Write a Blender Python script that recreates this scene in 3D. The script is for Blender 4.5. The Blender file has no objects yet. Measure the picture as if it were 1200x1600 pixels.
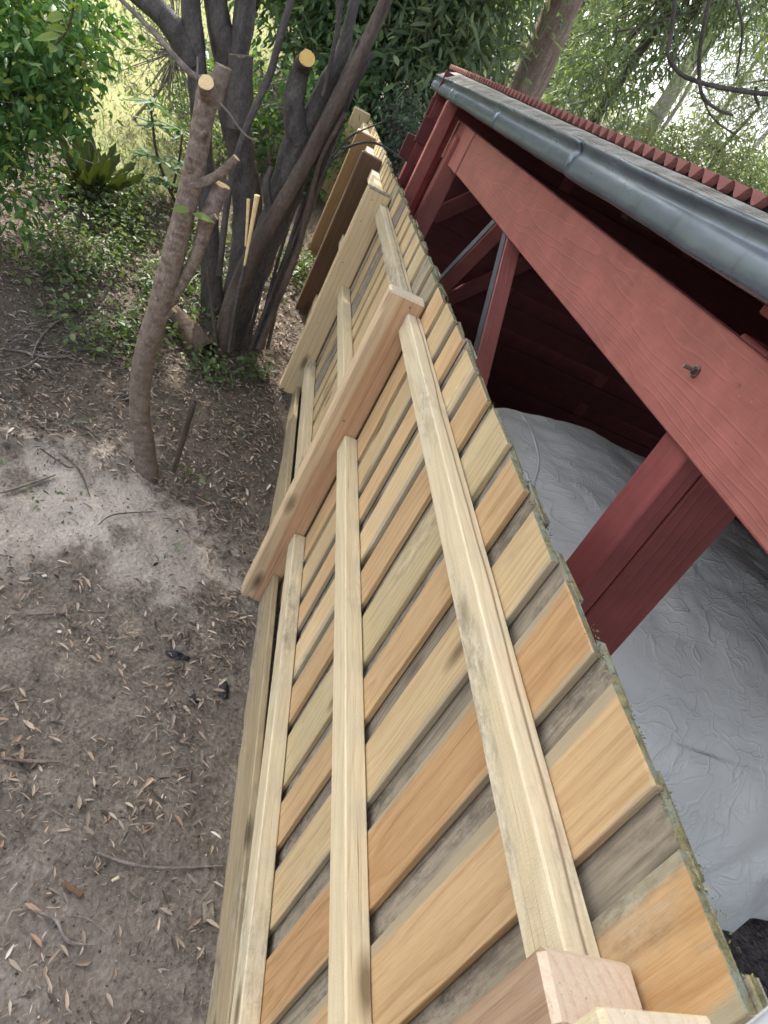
import bpy, bmesh, math, random
import numpy as np
from mathutils import Vector, Matrix, noise as mnoise
random.seed(11); rng = np.random.default_rng(11)
SC = bpy.context.scene; COL = SC.collection

# ------------------------------------------------------------------ camera
FPX, CW, CH = 1162.28, 1200.0, 1600.0          # focal length in pixels of the 1200x1600 photograph
AX = Vector((0.89626913, -0.0552844, 0.44005144))     # camera right in world
AY = Vector((0.33558305, -0.56418439, -0.7543739))    # camera down in world
AZ = Vector((0.28997527, 0.82379585, -0.48710855))    # camera forward in world
EYE = Vector((0.0, 0.0, 2.0))
cam = bpy.data.cameras.new('camera'); camo = bpy.data.objects.new('camera', cam); COL.objects.link(camo)
m = Matrix((( AX.x, -AY.x, -AZ.x, EYE.x), (AX.y, -AY.y, -AZ.y, EYE.y), (AX.z, -AY.z, -AZ.z, EYE.z), (0, 0, 0, 1)))
camo.matrix_world = m
cam.sensor_fit = 'VERTICAL'; cam.sensor_height = 24.0; cam.lens = FPX / CH * 24.0
cam.clip_start = 0.02; cam.clip_end = 400
cam.dof.use_dof = True; cam.dof.focus_distance = 1.5; cam.dof.aperture_fstop = 11.0
SC.camera = camo
SC.render.resolution_x, SC.render.resolution_y = 768, 1024

# ------------------------------------------------------------------ world, sun, exposure
SUN = Vector((-0.30, 0.60, 0.74)).normalized()          # towards the sun
elev = math.asin(SUN.z); azim = math.atan2(SUN.x, SUN.y)
w = bpy.data.worlds.new('World'); SC.world = w; w.use_nodes = True
nt = w.node_tree; nt.nodes.clear()
sky = nt.nodes.new('ShaderNodeTexSky'); sky.sky_type = 'NISHITA'; sky.sun_disc = False
sky.sun_elevation = elev; sky.sun_rotation = azim
sky.air_density = 1.0; sky.dust_density = 4.0; sky.ozone_density = 0.6
bg = nt.nodes.new('ShaderNodeBackground'); bg.inputs['Strength'].default_value = 0.15
ow = nt.nodes.new('ShaderNodeOutputWorld')
hz = nt.nodes.new('ShaderNodeHueSaturation'); hz.inputs['Saturation'].default_value = 0.42     # thin bright cloud: a paler sky
nt.links.new(sky.outputs[0], hz.inputs['Color']); nt.links.new(hz.outputs[0], bg.inputs['Color']); nt.links.new(bg.outputs[0], ow.inputs['Surface'])
sl = bpy.data.lights.new('sun', 'SUN'); sl.energy = 2.3; sl.angle = math.radians(0.7); sl.color = (1.0, 0.95, 0.86)
so = bpy.data.objects.new('sun', sl); COL.objects.link(so); so.location = (-5, 10, 14)
so.rotation_euler = SUN.to_track_quat('Z', 'Y').to_euler()
SC.view_settings.view_transform = 'Standard'; SC.view_settings.look = 'None'
SC.view_settings.exposure = 2.0; SC.view_settings.gamma = 1.0
SC.view_settings.use_curve_mapping = False
SC.cycles.max_bounces = 6; SC.cycles.transparent_max_bounces = 6

# ------------------------------------------------------------------ helpers
def ground(x, y):
    t = max(0.0, y - 2.0)
    z = 0.04 * t * t if t < 2 else 0.16 + 0.16 * (t - 2)
    if y > 14: z = 1.76 + 0.05 * (y - 14)
    if x > 0.62:
        s = min(1.0, max(0.0, (x - 0.62) / 0.14)); f = min(1.0, max(0.0, (y - 5.7) / 2.5))
        z *= 1 - s * (1 - f)
    return z
def at(px, py, Y):
    """the point at depth Y (metres ahead) seen at a pixel of the photograph, and metres per pixel there"""
    d = AX * (px - 600) + AY * (py - 800) + AZ * FPX
    t = Y / d.y
    return EYE + d * t, t
def at_ground(px, py):
    lo, hi = 0.2, 40.0
    for i in range(60):
        mid = (lo + hi) / 2; p, _ = at(px, py, mid)
        if p.z > ground(p.x, p.y): lo = mid
        else: hi = mid
    return at(px, py, lo)
def tag(o, label=None, cat=None, group=None, kind=None):
    if label: o['label'] = label
    if cat: o['category'] = cat
    if group: o['group'] = group
    if kind: o['kind'] = kind
    return o
def empty(name, loc=(0, 0, 0), **k):
    o = bpy.data.objects.new(name, None); COL.objects.link(o); o.location = loc
    o.empty_display_size = 0.1; return tag(o, **k)
def link(name, me, mat=None, parent=None, loc=None):
    o = bpy.data.objects.new(name, me); COL.objects.link(o)
    if mat is not None:
        me.materials.clear()
        for mm in (mat if isinstance(mat, (list, tuple)) else [mat]): me.materials.append(mm)
    if parent is not None:
        o.parent = parent; o.matrix_parent_inverse = Matrix.Translation(parent.location).inverted()
    if loc is not None: o.location = loc
    return o
def place(o, mtx, parent=None):
    if parent is not None:
        o.parent = parent; o.matrix_parent_inverse = Matrix.Identity(4)
        o.matrix_basis = Matrix.Translation(-parent.location) @ mtx
    else: o.matrix_basis = mtx
    return o
def mesh_np(name, V, F, smooth=False):
    me = bpy.data.meshes.new(name); V = np.asarray(V, dtype=np.float32); F = np.asarray(F, dtype=np.int32)
    k = F.shape[1]
    me.vertices.add(len(V)); me.vertices.foreach_set('co', V.ravel())
    me.loops.add(F.size); me.loops.foreach_set('vertex_index', F.ravel())
    me.polygons.add(len(F)); me.polygons.foreach_set('loop_start', np.arange(0, F.size, k, dtype=np.int32))
    me.polygons.foreach_set('loop_total', np.full(len(F), k, dtype=np.int32))
    me.update(calc_edges=True)
    if smooth: me.polygons.foreach_set('use_smooth', np.ones(len(F), dtype=bool))
    return me
# ---- node helper
class G:
    def __init__(s, name):
        s.m = bpy.data.materials.new(name); s.m.use_nodes = True; s.t = s.m.node_tree; s.t.nodes.clear()
        s.out = s.n('ShaderNodeOutputMaterial'); s.b = s.n('ShaderNodeBsdfPrincipled')
        s.t.links.new(s.b.outputs[0], s.out.inputs[0])
    def n(s, typ, **k):
        nd = s.t.nodes.new(typ)
        for a, v in k.items(): setattr(nd, a, v)
        return nd
    def L(s, a, b): s.t.links.new(a, b)
    def set(s, sock, v):
        if hasattr(v, 'is_linked') or isinstance(v, bpy.types.NodeSocket): s.L(v, sock)
        else: sock.default_value = v
    def coord(s, which='Object'): return s.n('ShaderNodeTexCoord').outputs[which]
    def rnd(s): return s.n('ShaderNodeObjectInfo').outputs['Random']
    def island(s): return s.n('ShaderNodeNewGeometry').outputs['Random Per Island']
    def math(s, op, a, b=None, c=None, clamp=False):
        nd = s.n('ShaderNodeMath', operation=op); nd.use_clamp = clamp
        s.set(nd.inputs[0], a)
        if b is not None: s.set(nd.inputs[1], b)
        if c is not None: s.set(nd.inputs[2], c)
        return nd.outputs[0]
    def vmath(s, op, a, b=None):
        nd = s.n('ShaderNodeVectorMath', operation=op); s.set(nd.inputs[0], a)
        if b is not None: s.set(nd.inputs[3 if op == 'SCALE' else 1], b)
        return nd.outputs['Value' if op in ('LENGTH', 'DOT_PRODUCT', 'DISTANCE') else 0]
    def noise(s, vec, scale, detail=3, rough=0.55, dist=0.0, out=0):
        nd = s.n('ShaderNodeTexNoise'); s.set(nd.inputs['Vector'], vec); nd.inputs['Scale'].default_value = scale
        nd.inputs['Detail'].default_value = detail; nd.inputs['Roughness'].default_value = rough
        nd.inputs['Distortion'].default_value = dist; return nd.outputs[out]
    def vor(s, vec, scale, feature='F1', out='Distance'):
        nd = s.n('ShaderNodeTexVoronoi', feature=feature); s.set(nd.inputs['Vector'], vec)
        nd.inputs['Scale'].default_value = scale; return nd.outputs[out]
    def ramp(s, f, stops, interp='LINEAR'):
        nd = s.n('ShaderNodeValToRGB'); cr = nd.color_ramp; cr.interpolation = interp
        while len(cr.elements) < len(stops): cr.elements.new(0.5)
        for e, (p, c) in zip(cr.elements, stops):
            e.position = p; e.color = (c, c, c, 1) if isinstance(c, (int, float)) else (*c, 1)
        s.set(nd.inputs[0], f); return nd.outputs[0]
    def mix(s, f, a, b, mode='MIX'):
        nd = s.n('ShaderNodeMix', data_type='RGBA', blend_type=mode)
        s.set(nd.inputs[0], f)
        for i, v in ((6, a), (7, b)):
            s.set(nd.inputs[i], (*v, 1) if isinstance(v, tuple) and len(v) == 3 else v)
        return nd.outputs[2]
    def xyz(s, v):
        nd = s.n('ShaderNodeSeparateXYZ'); s.set(nd.inputs[0], v); return nd.outputs
    def comb(s, x, y, z):
        nd = s.n('ShaderNodeCombineXYZ')
        for i, v in enumerate((x, y, z)): s.set(nd.inputs[i], v)
        return nd.outputs[0]
    def scale(s, v, sc):
        nd = s.n('ShaderNodeMapping'); s.set(nd.inputs['Vector'], v); nd.inputs['Scale'].default_value = sc
        return nd.outputs[0]
    def bump(s, h, strength=0.3, dist=0.002):
        nd = s.n('ShaderNodeBump'); s.set(nd.inputs['Height'], h); nd.inputs['Strength'].default_value = strength
        nd.inputs['Distance'].default_value = dist; s.L(nd.outputs[0], s.b.inputs['Normal'])
    def fin(s, col, rough=0.7, spec=0.3, **k):
        s.set(s.b.inputs['Base Color'], (*col, 1) if isinstance(col, tuple) else col)
        s.set(s.b.inputs['Roughness'], rough); s.b.inputs['Specular IOR Level'].default_value = spec
        for a, v in k.items(): s.set(s.b.inputs[a.replace('_', ' ')], v)
        return s.m

# ------------------------------------------------------------------ materials
def wood(name, light, dark, freq=95.0, pith=(0.06, 0.035), contrast=0.75, grey=None, edge=None, stain=0.25,
         saw=0.25, rough=0.72, knots=True, warm=None, crack=False, sap=None, relief=0.7):
    """sawn timber: growth rings round a pith that runs along local Z, so the faces show long grain, the ends show rings"""
    g = G(name); c = g.coord(); r = g.rnd()
    off = g.comb(g.math('MULTIPLY', r, 7.3), g.math('MULTIPLY', r, 3.1), g.math('MULTIPLY', r, 61.0))
    p = g.vmath('ADD', c, off)
    long = g.scale(p, (1.0, 1.0, 0.10))
    warp = g.n('ShaderNodeTexNoise'); g.L(g.scale(p, (1.0, 1.0, 0.22)), warp.inputs['Vector']); warp.inputs['Scale'].default_value = 9.0
    warp.inputs['Detail'].default_value = 2.0
    wv = g.vmath('SCALE', g.vmath('SUBTRACT', warp.outputs['Color'], (0.5, 0.5, 0.5)), 0.055)
    q = g.xyz(g.vmath('ADD', c, wv))
    px = g.math('ADD', q[0], g.math('MULTIPLY_ADD', r, 0.05, pith[0]))
    py = g.math('ADD', q[1], g.math('MULTIPLY_ADD', r, -0.06, pith[1]))
    rad = g.math('SQRT', g.math('ADD', g.math('MULTIPLY', px, px), g.math('MULTIPLY', py, py)))
    ring = g.math('FRACT', g.math('MULTIPLY', rad, freq))
    grain = g.ramp(ring, [(0.0, 0.05), (0.55, 0.25), (0.88, 0.95), (1.0, 0.1)])
    fib = g.noise(g.scale(p, (1.0, 1.0, 0.035)), 520.0, 3, 0.65)
    streak = g.ramp(g.noise(g.scale(p, (1.0, 1.0, 0.022)), 130.0, 4, 0.65), [(0.36, 0.0), (0.66, 1.0)])
    blot = g.noise(long, 11.0, 5, 0.65)
    f = g.math('ADD', g.math('MULTIPLY', grain, contrast * 0.50), g.math('MULTIPLY', g.math('SUBTRACT', fib, 0.42), contrast * 1.25))
    f = g.math('ADD', f, g.math('MULTIPLY', g.math('SUBTRACT', streak, 0.3), contrast * 0.45))
    f = g.math('ADD', f, g.math('MULTIPLY', g.math('SUBTRACT', blot, 0.45), stain * 2.6), clamp=True)
    col = g.mix(f, light, dark)
    if warm:
        col = g.mix(g.ramp(g.noise(long, 5.0, 2), [(0.42, 0.0), (0.62, 0.85)]), col, warm, 'MULTIPLY')
    if edge:                                   # grey sapwood along the long edges of a paling
        ey = g.math('ABSOLUTE', g.math('ADD', g.xyz(c)[1], g.math('MULTIPLY', g.math('SUBTRACT', g.noise(g.scale(p, (1, 1, 0.10)), 9.0, 4), g.math('MULTIPLY_ADD', r, 0.35, 0.30)), 0.09)))
        sel = g.ramp(ey, [(edge[1], 0.0), (edge[1] + 0.007, 0.9)])
        col = g.mix(sel, col, g.mix(fib, edge[0], tuple(v * 0.6 for v in edge[0])))
    if sap:                                    # pale sapwood along the outer edge of a post
        sx = g.math('ADD', g.xyz(c)[0], g.math('MULTIPLY', g.math('SUBTRACT', g.noise(g.scale(p, (1, 1, .3)), 6.0, 3), 0.5), 0.05))
        col = g.mix(g.ramp(g.math('ADD', sx, 0.5), [(0.5 + sap[1] - .006, 0.85), (0.5 + sap[1] + .006, 0.0)]), col, g.mix(f, sap[0], tuple(v * 0.62 for v in sap[0])))
    if grey:
        sel = g.ramp(g.noise(g.scale(p, (1, 1, 0.25)), 6.0, 5, 0.65), [(grey[1], 0.0), (grey[1] + 0.22, 0.9)])
        mot = g.noise(g.scale(p, (1, 1, 0.4)), 42.0, 7, 0.78)
        gcol = g.mix(g.ramp(mot, [(0.40, 0.0), (0.58, 1.0)]), tuple(v * 0.36 for v in grey[0]), tuple(min(1, v * 1.45) for v in grey[0]))
        col = g.mix(sel, col, gcol)
    if knots:
        kz = g.scale(p, (1.0, 1.0, 0.35))
        kd = g.vor(kz, 7.5)
        col = g.mix(g.ramp(kd, [(0.06, 0.9), (0.11, 0.55), (0.19, 0.0)]), col, tuple(v * 0.35 for v in dark))
    chk = g.ramp(g.noise(g.scale(p, (1.0, 1.0, 0.012)), 210.0, 3, 0.6), [(0.66, 0.0), (0.70, 0.75)])
    col = g.mix(g.math('MULTIPLY', chk, g.ramp(g.noise(long, 14.0, 2), [(0.45, 0.0), (0.6, 1.0)])), col, tuple(v * 0.4 for v in dark))
    if crack:                                  # a long brown pith streak
        lx = g.math('ABSOLUTE', g.math('SUBTRACT', g.xyz(c)[0], g.math('MULTIPLY_ADD', g.noise(g.scale(p, (0, 0, 1)), 1.7, 3), 0.026, -0.006)))
        col = g.mix(g.ramp(lx, [(0.0006, 0.85), (0.0026, 0.0)]), col, (0.16, 0.085, 0.045))
    # per-piece brightness
    col = g.mix(1.0, col, g.ramp(r, [(0.0, 0.74), (0.35, 1.0), (0.65, 0.84), (1.0, 1.0)]), 'MULTIPLY')
    sm = g.noise(g.scale(p, (0.3, 0.3, 1.0)), 330.0, 1, 0.5, 0.6)
    h = g.math('ADD', g.math('MULTIPLY', fib, 0.6), g.math('ADD', g.math('MULTIPLY', sm, saw), g.math('MULTIPLY', grain, 0.25)))
    g.bump(h, relief, 0.002)
    return g.fin(col, rough, 0.25)

M = {}
M['paling_orange'] = wood('paling_orange', (0.58, 0.405, 0.22), (0.35, 0.205, 0.095), 70, contrast=0.75, edge=((0.46, 0.385, 0.26), 0.067), stain=0.3, knots=False, grey=((0.46, 0.39, 0.26), 0.60), pith=(0.05, 0.02))
M['paling_rust'] = wood('paling_rust', (0.50, 0.315, 0.155), (0.29, 0.15, 0.065), 70, contrast=0.8, edge=((0.44, 0.37, 0.25), 0.065), stain=0.35, knots=False, grey=((0.40, 0.34, 0.23), 0.60))
M['paling_patchy'] = wood('paling_patchy', (0.60, 0.38, 0.18), (0.38, 0.20, 0.08), 70, contrast=0.8, edge=((0.44, 0.40, 0.27), 0.045), stain=0.35, knots=True, grey=((0.33, 0.30, 0.235), 0.47))
M['paling_honey'] = wood('paling_honey', (0.62, 0.475, 0.275), (0.40, 0.265, 0.13), 80, contrast=0.75, edge=((0.46, 0.39, 0.27), 0.063), stain=0.35, grey=((0.46, 0.39, 0.27), 0.56), pith=(0.04, -0.03))
M['paling_olive'] = wood('paling_olive', (0.56, 0.455, 0.27), (0.33, 0.25, 0.13), 85, contrast=0.75, stain=0.4, grey=((0.42, 0.36, 0.25), 0.55), pith=(0.04, 0.0))
M['paling_grey'] = wood('paling_grey', (0.34, 0.29, 0.215), (0.13, 0.11, 0.08), 110, contrast=0.9, grey=((0.25, 0.215, 0.165), 0.34), stain=0.45, rough=0.85, pith=(0.05, 0.05))
M['paling_drab'] = wood('paling_drab', (0.44, 0.37, 0.25), (0.22, 0.18, 0.11), 110, contrast=0.8, grey=((0.27, 0.25, 0.19), 0.46), stain=0.4, rough=0.85, pith=(0.05, 0.05))
M['rail'] = wood('rail', (0.69, 0.59, 0.40), (0.47, 0.35, 0.18), 60, contrast=0.6, grey=((0.46, 0.415, 0.32), 0.49), stain=0.3, pith=(0.07, 0.02), saw=0.6)
M['rail_top'] = wood('rail_top', (0.71, 0.61, 0.425), (0.50, 0.38, 0.21), 60, contrast=0.65, grey=((0.45, 0.41, 0.32), 0.48), stain=0.3, pith=(0.07, 0.02), saw=0.8, crack=True)
M['post_pink'] = wood('post_pink', (0.58, 0.40, 0.255), (0.36, 0.205, 0.11), 34, contrast=0.7, stain=0.4, pith=(0.03, 0.09), warm=(1.0, 0.86, 0.74), sap=((0.68, 0.52, 0.33), -0.022))
M['post_pale'] = wood('post_pale', (0.70, 0.55, 0.34), (0.48, 0.33, 0.17), 40, contrast=0.7, stain=0.2, pith=(0.03, 0.08))
M['post_brown'] = wood('post_brown', (0.17, 0.105, 0.06), (0.09, 0.05, 0.028), 45, contrast=0.7, stain=0.3, pith=(0.03, 0.07))
M['post_tan'] = wood('post_tan', (0.36, 0.23, 0.12), (0.2, 0.11, 0.05), 45, contrast=0.7, stain=0.3)
M['post_near'] = wood('post_near', (0.41, 0.285, 0.185), (0.22, 0.13, 0.08), 60, contrast=0.8, stain=0.25, pith=(0.09, 0.05))
M['end_pink'] = wood('end_pink', (0.62, 0.51, 0.39), (0.47, 0.28, 0.19), 62, contrast=0.62, stain=0.1, knots=False, relief=0.3, pith=(0.085, 0.055), saw=0.8)
M['end_pale'] = wood('end_pale', (0.66, 0.56, 0.42), (0.48, 0.36, 0.24), 70, relief=0.4, contrast=0.6, stain=0.3, pith=(0.06, 0.05), saw=0.8)
g = G('pale_grey_capping'); M['cap_grey'] = g.fin(g.ramp(g.noise(g.coord(), 20, 3), [(.3, (.42, .42, .43)), (.7, (.6, .6, .6))]), .6, .3)
M['plinth'] = wood('plinth', (0.45, 0.36, 0.22), (0.25, 0.19, 0.11), 60, contrast=0.8, grey=((0.33, 0.29, 0.22), 0.5), stain=0.35, pith=(0.04, 0.05))

g = G('mossy_end'); c = g.coord(); nz = g.noise(c, 70, 4, 0.7)
col = g.mix(g.ramp(nz, [(0.35, 0.0), (0.6, 1.0)]), (0.11, 0.11, 0.065), (0.25, 0.22, 0.115))
col = g.mix(g.ramp(g.noise(c, 30, 3), [(0.45, 0.0), (0.6, 0.8)]), col, (0.20, 0.23, 0.19))
g.bump(nz, 1.0, 0.006); M['mossy_end'] = g.fin(col, 0.95, 0.1)
g = G('moss'); col = g.ramp(g.island(), [(0.0, (0.09, 0.10, 0.045)), (0.5, (0.20, 0.20, 0.12)), (1.0, (0.33, 0.27, 0.12))]); M['moss'] = g.fin(col, 0.95, 0.1)

def paint(name, col, worn=0.5, rough=0.55, grainscale=1.0):
    g = G(name); c = g.coord(); r = g.rnd(); p = g.vmath('ADD', c, g.comb(0.0, g.math('MULTIPLY', r, 3.0), g.math('MULTIPLY', r, 17.0)))
    q = g.xyz(g.vmath('ADD', c, g.vmath('SCALE', g.vmath('SUBTRACT', g.noise(g.scale(p, (1, 1, 0.14)), 5.5, 3, out=1), (0.5, 0.5, 0.5)), 0.13)))
    a, b = g.math('ADD', q[0], 0.13), g.math('ADD', q[1], 0.05)
    rad = g.math('SQRT', g.math('ADD', g.math('MULTIPLY', a, a), g.math('MULTIPLY', b, b)))
    ring = g.math('FRACT', g.math('MULTIPLY', rad, 75.0 * grainscale))
    gr = g.ramp(ring, [(0.0, 0.2), (0.7, 0.45), (0.9, 1.0), (1.0, 0.2)])
    dirt = g.noise(p, 9.0, 6, 0.65); fine = g.noise(g.scale(p, (1, 1, 0.08)), 130, 3)
    dk = tuple(v * 0.62 for v in col); lt = tuple(min(1, v * 1.25 + 0.02) for v in col)
    cc = g.mix(g.ramp(dirt, [(0.3, 0.0), (0.7, 1.0)]), dk, col)
    cc = g.mix(g.math('MULTIPLY', gr, 0.20), cc, lt)
    scr = g.ramp(g.noise(g.scale(p, (1, 1, 0.5)), 34, 7, 0.75), [(0.66, 0.0), (0.71, worn * 0.8)])
    cc = g.mix(scr, cc, (0.09, 0.05, 0.04))
    chip = g.ramp(g.noise(p, 80, 3, 0.7), [(0.70, 0.0), (0.73, worn * 0.7)])
    cc = g.mix(chip, cc, (0.50, 0.32, 0.27))
    g.bump(g.math('ADD', g.math('MULTIPLY', gr, 0.8), g.math('MULTIPLY', fine, 0.8)), 0.5, 0.002)
    return g.fin(cc, g.math('MULTIPLY_ADD', dirt, 0.2, rough - 0.1), 0.35)
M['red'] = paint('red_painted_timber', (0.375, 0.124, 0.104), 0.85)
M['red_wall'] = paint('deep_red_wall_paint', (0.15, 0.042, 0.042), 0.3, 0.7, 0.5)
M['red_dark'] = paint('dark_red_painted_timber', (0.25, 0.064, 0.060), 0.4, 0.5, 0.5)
M['red_roof'] = paint('red_roof_paint', (0.30, 0.118, 0.098), 0.6, 0.75)
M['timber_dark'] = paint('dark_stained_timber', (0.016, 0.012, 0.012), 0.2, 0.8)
M['grey_brace'] = paint('sky_reflection_grey', (0.12, 0.12, 0.125), 0.5, 0.7)  # sky reflected on the brace side, painted as a grey colour
g = G('dark_foam'); M['foam'] = g.fin((0.02, 0.018, 0.018), 0.9, 0.1)

g = G('gutter_metal'); c = g.coord(); st = g.noise(g.scale(c, (1, 0.6, 3)), 7, 5, 0.6); fine = g.noise(c, 60, 4, 0.7)
col = g.mix(g.ramp(st, [(0.35, 0.0), (0.7, 1.0)]), (0.110, 0.136, 0.175), (0.20, 0.235, 0.290))
col = g.mix(g.ramp(fine, [(0.62, 0.0), (0.72, 0.6)]), col, (0.10, 0.10, 0.10))
drip = g.noise(g.scale(c, (1, 1, 0.08)), 28, 4, 0.7)
col = g.mix(g.ramp(drip, [(0.58, 0.0), (0.7, 0.55)]), col, (0.075, 0.078, 0.08))
g.bump(g.noise(c, 4, 2), 0.14, 0.02)
M['gutter'] = g.fin(col, g.ramp(st, [(0.3, 0.40), (0.7, 0.24)]), 0.5, Metallic=0.5)
g = G('gutter_mesh_wire'); M['wire'] = g.fin(g.ramp(g.noise(g.coord(), 14, 3), [(0.35, (0.14, 0.13, 0.115)), (0.65, (0.36, 0.35, 0.33))]), 0.5, 0.5, Metallic=0.3)
g = G('galvanised_bolt'); M['steel'] = g.fin(g.ramp(g.noise(g.coord(), 90, 4), [(0.4, (0.30, 0.30, 0.29)), (0.62, (0.16, 0.09, 0.05))]), 0.45, 0.5, Metallic=0.8)

g = G('silver_cover_cloth'); c = g.coord()
warp = g.vmath('ADD', c, g.vmath('SCALE', g.noise(c, 3.0, 2, out=1), 0.35))
def ridge(v, sc, w):
    nn = g.noise(v, sc, 2, 0.5)
    return g.ramp(g.math('ABSOLUTE', g.math('SUBTRACT', nn, 0.5)), [(0.0, 1.0), (w, 0.35), (w * 3, 0.0)])
r1 = ridge(g.scale(warp, (1, .6, 1)), 5.5, .009); r2 = ridge(g.vmath('ADD', g.scale(warp, (.7, 1, 1)), (3.1, 1.7, .4)), 9.0, .011); r3 = ridge(g.vmath('ADD', warp, (8.1, 4.7, 2.4)), 17.0, .016)
msk = g.ramp(g.noise(c, 2.6, 3), [(0.36, 0.15), (0.62, 1.0)])
h = g.math('ADD', g.math('MULTIPLY', g.math('ADD', g.math('ADD', r1, g.math('MULTIPLY', r2, 0.7)), g.math('MULTIPLY', r3, 0.4)), msk), g.math('MULTIPLY', g.noise(warp, 12, 3), 1.1))
g.bump(h, 0.50, 0.008)
col = g.mix(g.noise(c, 1.6, 4), (0.70, 0.715, 0.70), (0.79, 0.80, 0.785))
M['cover'] = g.fin(col, 0.38, 0.5)
g = G('cover_piping'); M['piping'] = g.fin((0.62, 0.61, 0.58), 0.6, 0.3)

def bark(name, a, b, scale=30, stretch=0.25, h=0.012, rough=0.85, lichen=None):
    g = G(name); c = g.coord(); s = g.scale(c, (1, 1, stretch))
    n1 = g.noise(s, scale, 5, 0.7, 0.5); v = g.vor(s, scale * 0.7, 'F1'); n2 = g.noise(c, 4, 4)
    f = g.math('ADD', g.math('MULTIPLY', n1, 0.7), g.math('MULTIPLY', v, 0.4), clamp=True)
    col = g.mix(g.ramp(f, [(0.36, 0.0), (0.66, 1.0)]), b, a)
    col = g.mix(g.ramp(n2, [(0.35, 0.0), (0.7, 0.6)]), col, tuple(x * 0.55 for x in a))
    if lichen: col = g.mix(g.ramp(g.noise(c, 38, 4, 0.7), [(0.58, 0.0), (0.68, 0.7)]), col, lichen)
    fine = g.noise(g.scale(c, (1, 1, 0.5)), scale * 4, 5, 0.75)
    col = g.mix(g.ramp(fine, [(0.38, 0.6), (0.58, 0.0)]), col, tuple(x * 0.7 for x in b))
    g.bump(g.math('ADD', f, g.math('MULTIPLY', fine, 0.5)), 1.0, h); return g.fin(col, rough, 0.25)
M['bark_light'] = bark('smooth_brown_bark', (0.285, 0.228, 0.185), (0.125, 0.090, 0.070), 34, 1.6, 0.004, 0.7, (0.40, 0.36, 0.31))
M['bark_dark'] = bark('dark_wet_bark', (0.135, 0.120, 0.113), (0.042, 0.036, 0.033), 22, 0.25, 0.012, 0.55, (0.15, 0.14, 0.135))
M['bark_brown'] = bark('brown_stem_bark', (0.155, 0.115, 0.095), (0.055, 0.04, 0.033), 22, 0.25, 0.010, 0.6)
M['bark_gum'] = bark('flaking_gum_bark', (0.66, 0.53, 0.455), (0.24, 0.155, 0.12), 17, 0.16, 0.05, 0.9, (0.60, 0.53, 0.47))
M['bark_log'] = bark('rough_log_bark', (0.17, 0.12, 0.085), (0.05, 0.035, 0.026), 26, .2, .03)
M['bark_pale'] = bark('pale_gum_bark', (0.50, 0.46, 0.42), (0.27, 0.23, 0.20), 6, 0.2, 0.01)
M['bark_twig'] = bark('grey_twig_bark', (0.30, 0.26, 0.23), (0.13, 0.11, 0.10), 50, 1, 0.002)
g = G('fresh_cut_wood'); M['cut_plain'] = g.fin(g.ramp(g.noise(g.coord(), 45, 4), [(0.3, (0.72, 0.50, 0.22)), (0.7, (0.85, 0.70, 0.42))]), 0.7, 0.2)
def cutmat(name, a, b, rim):
    g = G(name); c = g.vmath('SUBTRACT', g.coord('Generated'), (0.5, 0.5, 0.5)); nn = g.noise(c, 3.0, 4)
    d = g.math('ADD', g.vmath('LENGTH', c), g.math('MULTIPLY', g.math('SUBTRACT', nn, 0.5), 0.16))
    col = g.mix(g.ramp(g.math('FRACT', g.math('MULTIPLY', d, 9.0)), [(0.0, 0.0), (0.8, 0.6), (1.0, 0.0)]), a, b)
    col = g.mix(g.ramp(g.noise(g.coord(), 160, 4, 0.7), [(0.45, 0.0), (0.65, 0.5)]), col, b)
    col = g.mix(g.ramp(d, [(0.58, 0.0), (0.66, 0.9)]), col, rim)
    g.bump(g.noise(g.coord(), 220, 3), 0.6, 0.002); M[name] = g.fin(col, 0.8, 0.15)
cutmat('cut', (0.80, 0.64, 0.38), (0.56, 0.37, 0.17), (0.22, 0.14, 0.08))
cutmat('cut_yellow', (0.78, 0.55, 0.20), (0.55, 0.33, 0.09), (0.20, 0.12, 0.06))
g = G('old_cut_wood'); M['cut_old'] = g.fin(g.ramp(g.noise(g.coord(), 60, 5, 0.7), [(0.4, (0.10, 0.07, 0.055)), (0.65, (0.33, 0.26, 0.21))]), 0.9, 0.1)

def leafmat(name, stops, rough=0.45, trans=0.35, spec=0.4):
    g = G(name); r = g.island()
    col = g.ramp(r, stops)
    col = g.mix(g.math('MULTIPLY', g.noise(g.coord(), 1.3, 3), 0.5), col, tuple(x * 0.55 for x in stops[0][1]))
    g.fin(col, rough, spec)
    tr = g.n('ShaderNodeBsdfTranslucent'); g.L(g.mix(1.0, col, (1.25, 1.3, 0.6), 'MULTIPLY'), tr.inputs['Color'])
    mx = g.n('ShaderNodeMixShader'); mx.inputs[0].default_value = trans
    g.L(g.b.outputs[0], mx.inputs[1]); g.L(tr.outputs[0], mx.inputs[2]); g.L(mx.outputs[0], g.out.inputs[0])
    return g.m
M['lf_glossy'] = leafmat('glossy_green_leaf', [(0.0, (0.054, 0.132, 0.043)), (0.5, (0.116, 0.248, 0.070)), (0.85, (0.186, 0.341, 0.093)), (1.0, (0.372, 0.419, 0.078))], 0.3, 0.3)
M['lf_dark'] = leafmat('dark_green_leaf', [(0.0, (0.057, 0.105, 0.057)), (0.6, (0.112, 0.192, 0.099)), (1.0, (0.213, 0.309, 0.149))], 0.55, 0.35, 0.2)
M['lf_mid'] = leafmat('grey_green_gum_leaf', [(0.0, (0.121, 0.172, 0.112)), (0.5, (0.195, 0.263, 0.162)), (0.9, (0.279, 0.365, 0.194)), (1.0, (0.498, 0.532, 0.224))], 0.45, 0.35)
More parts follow.
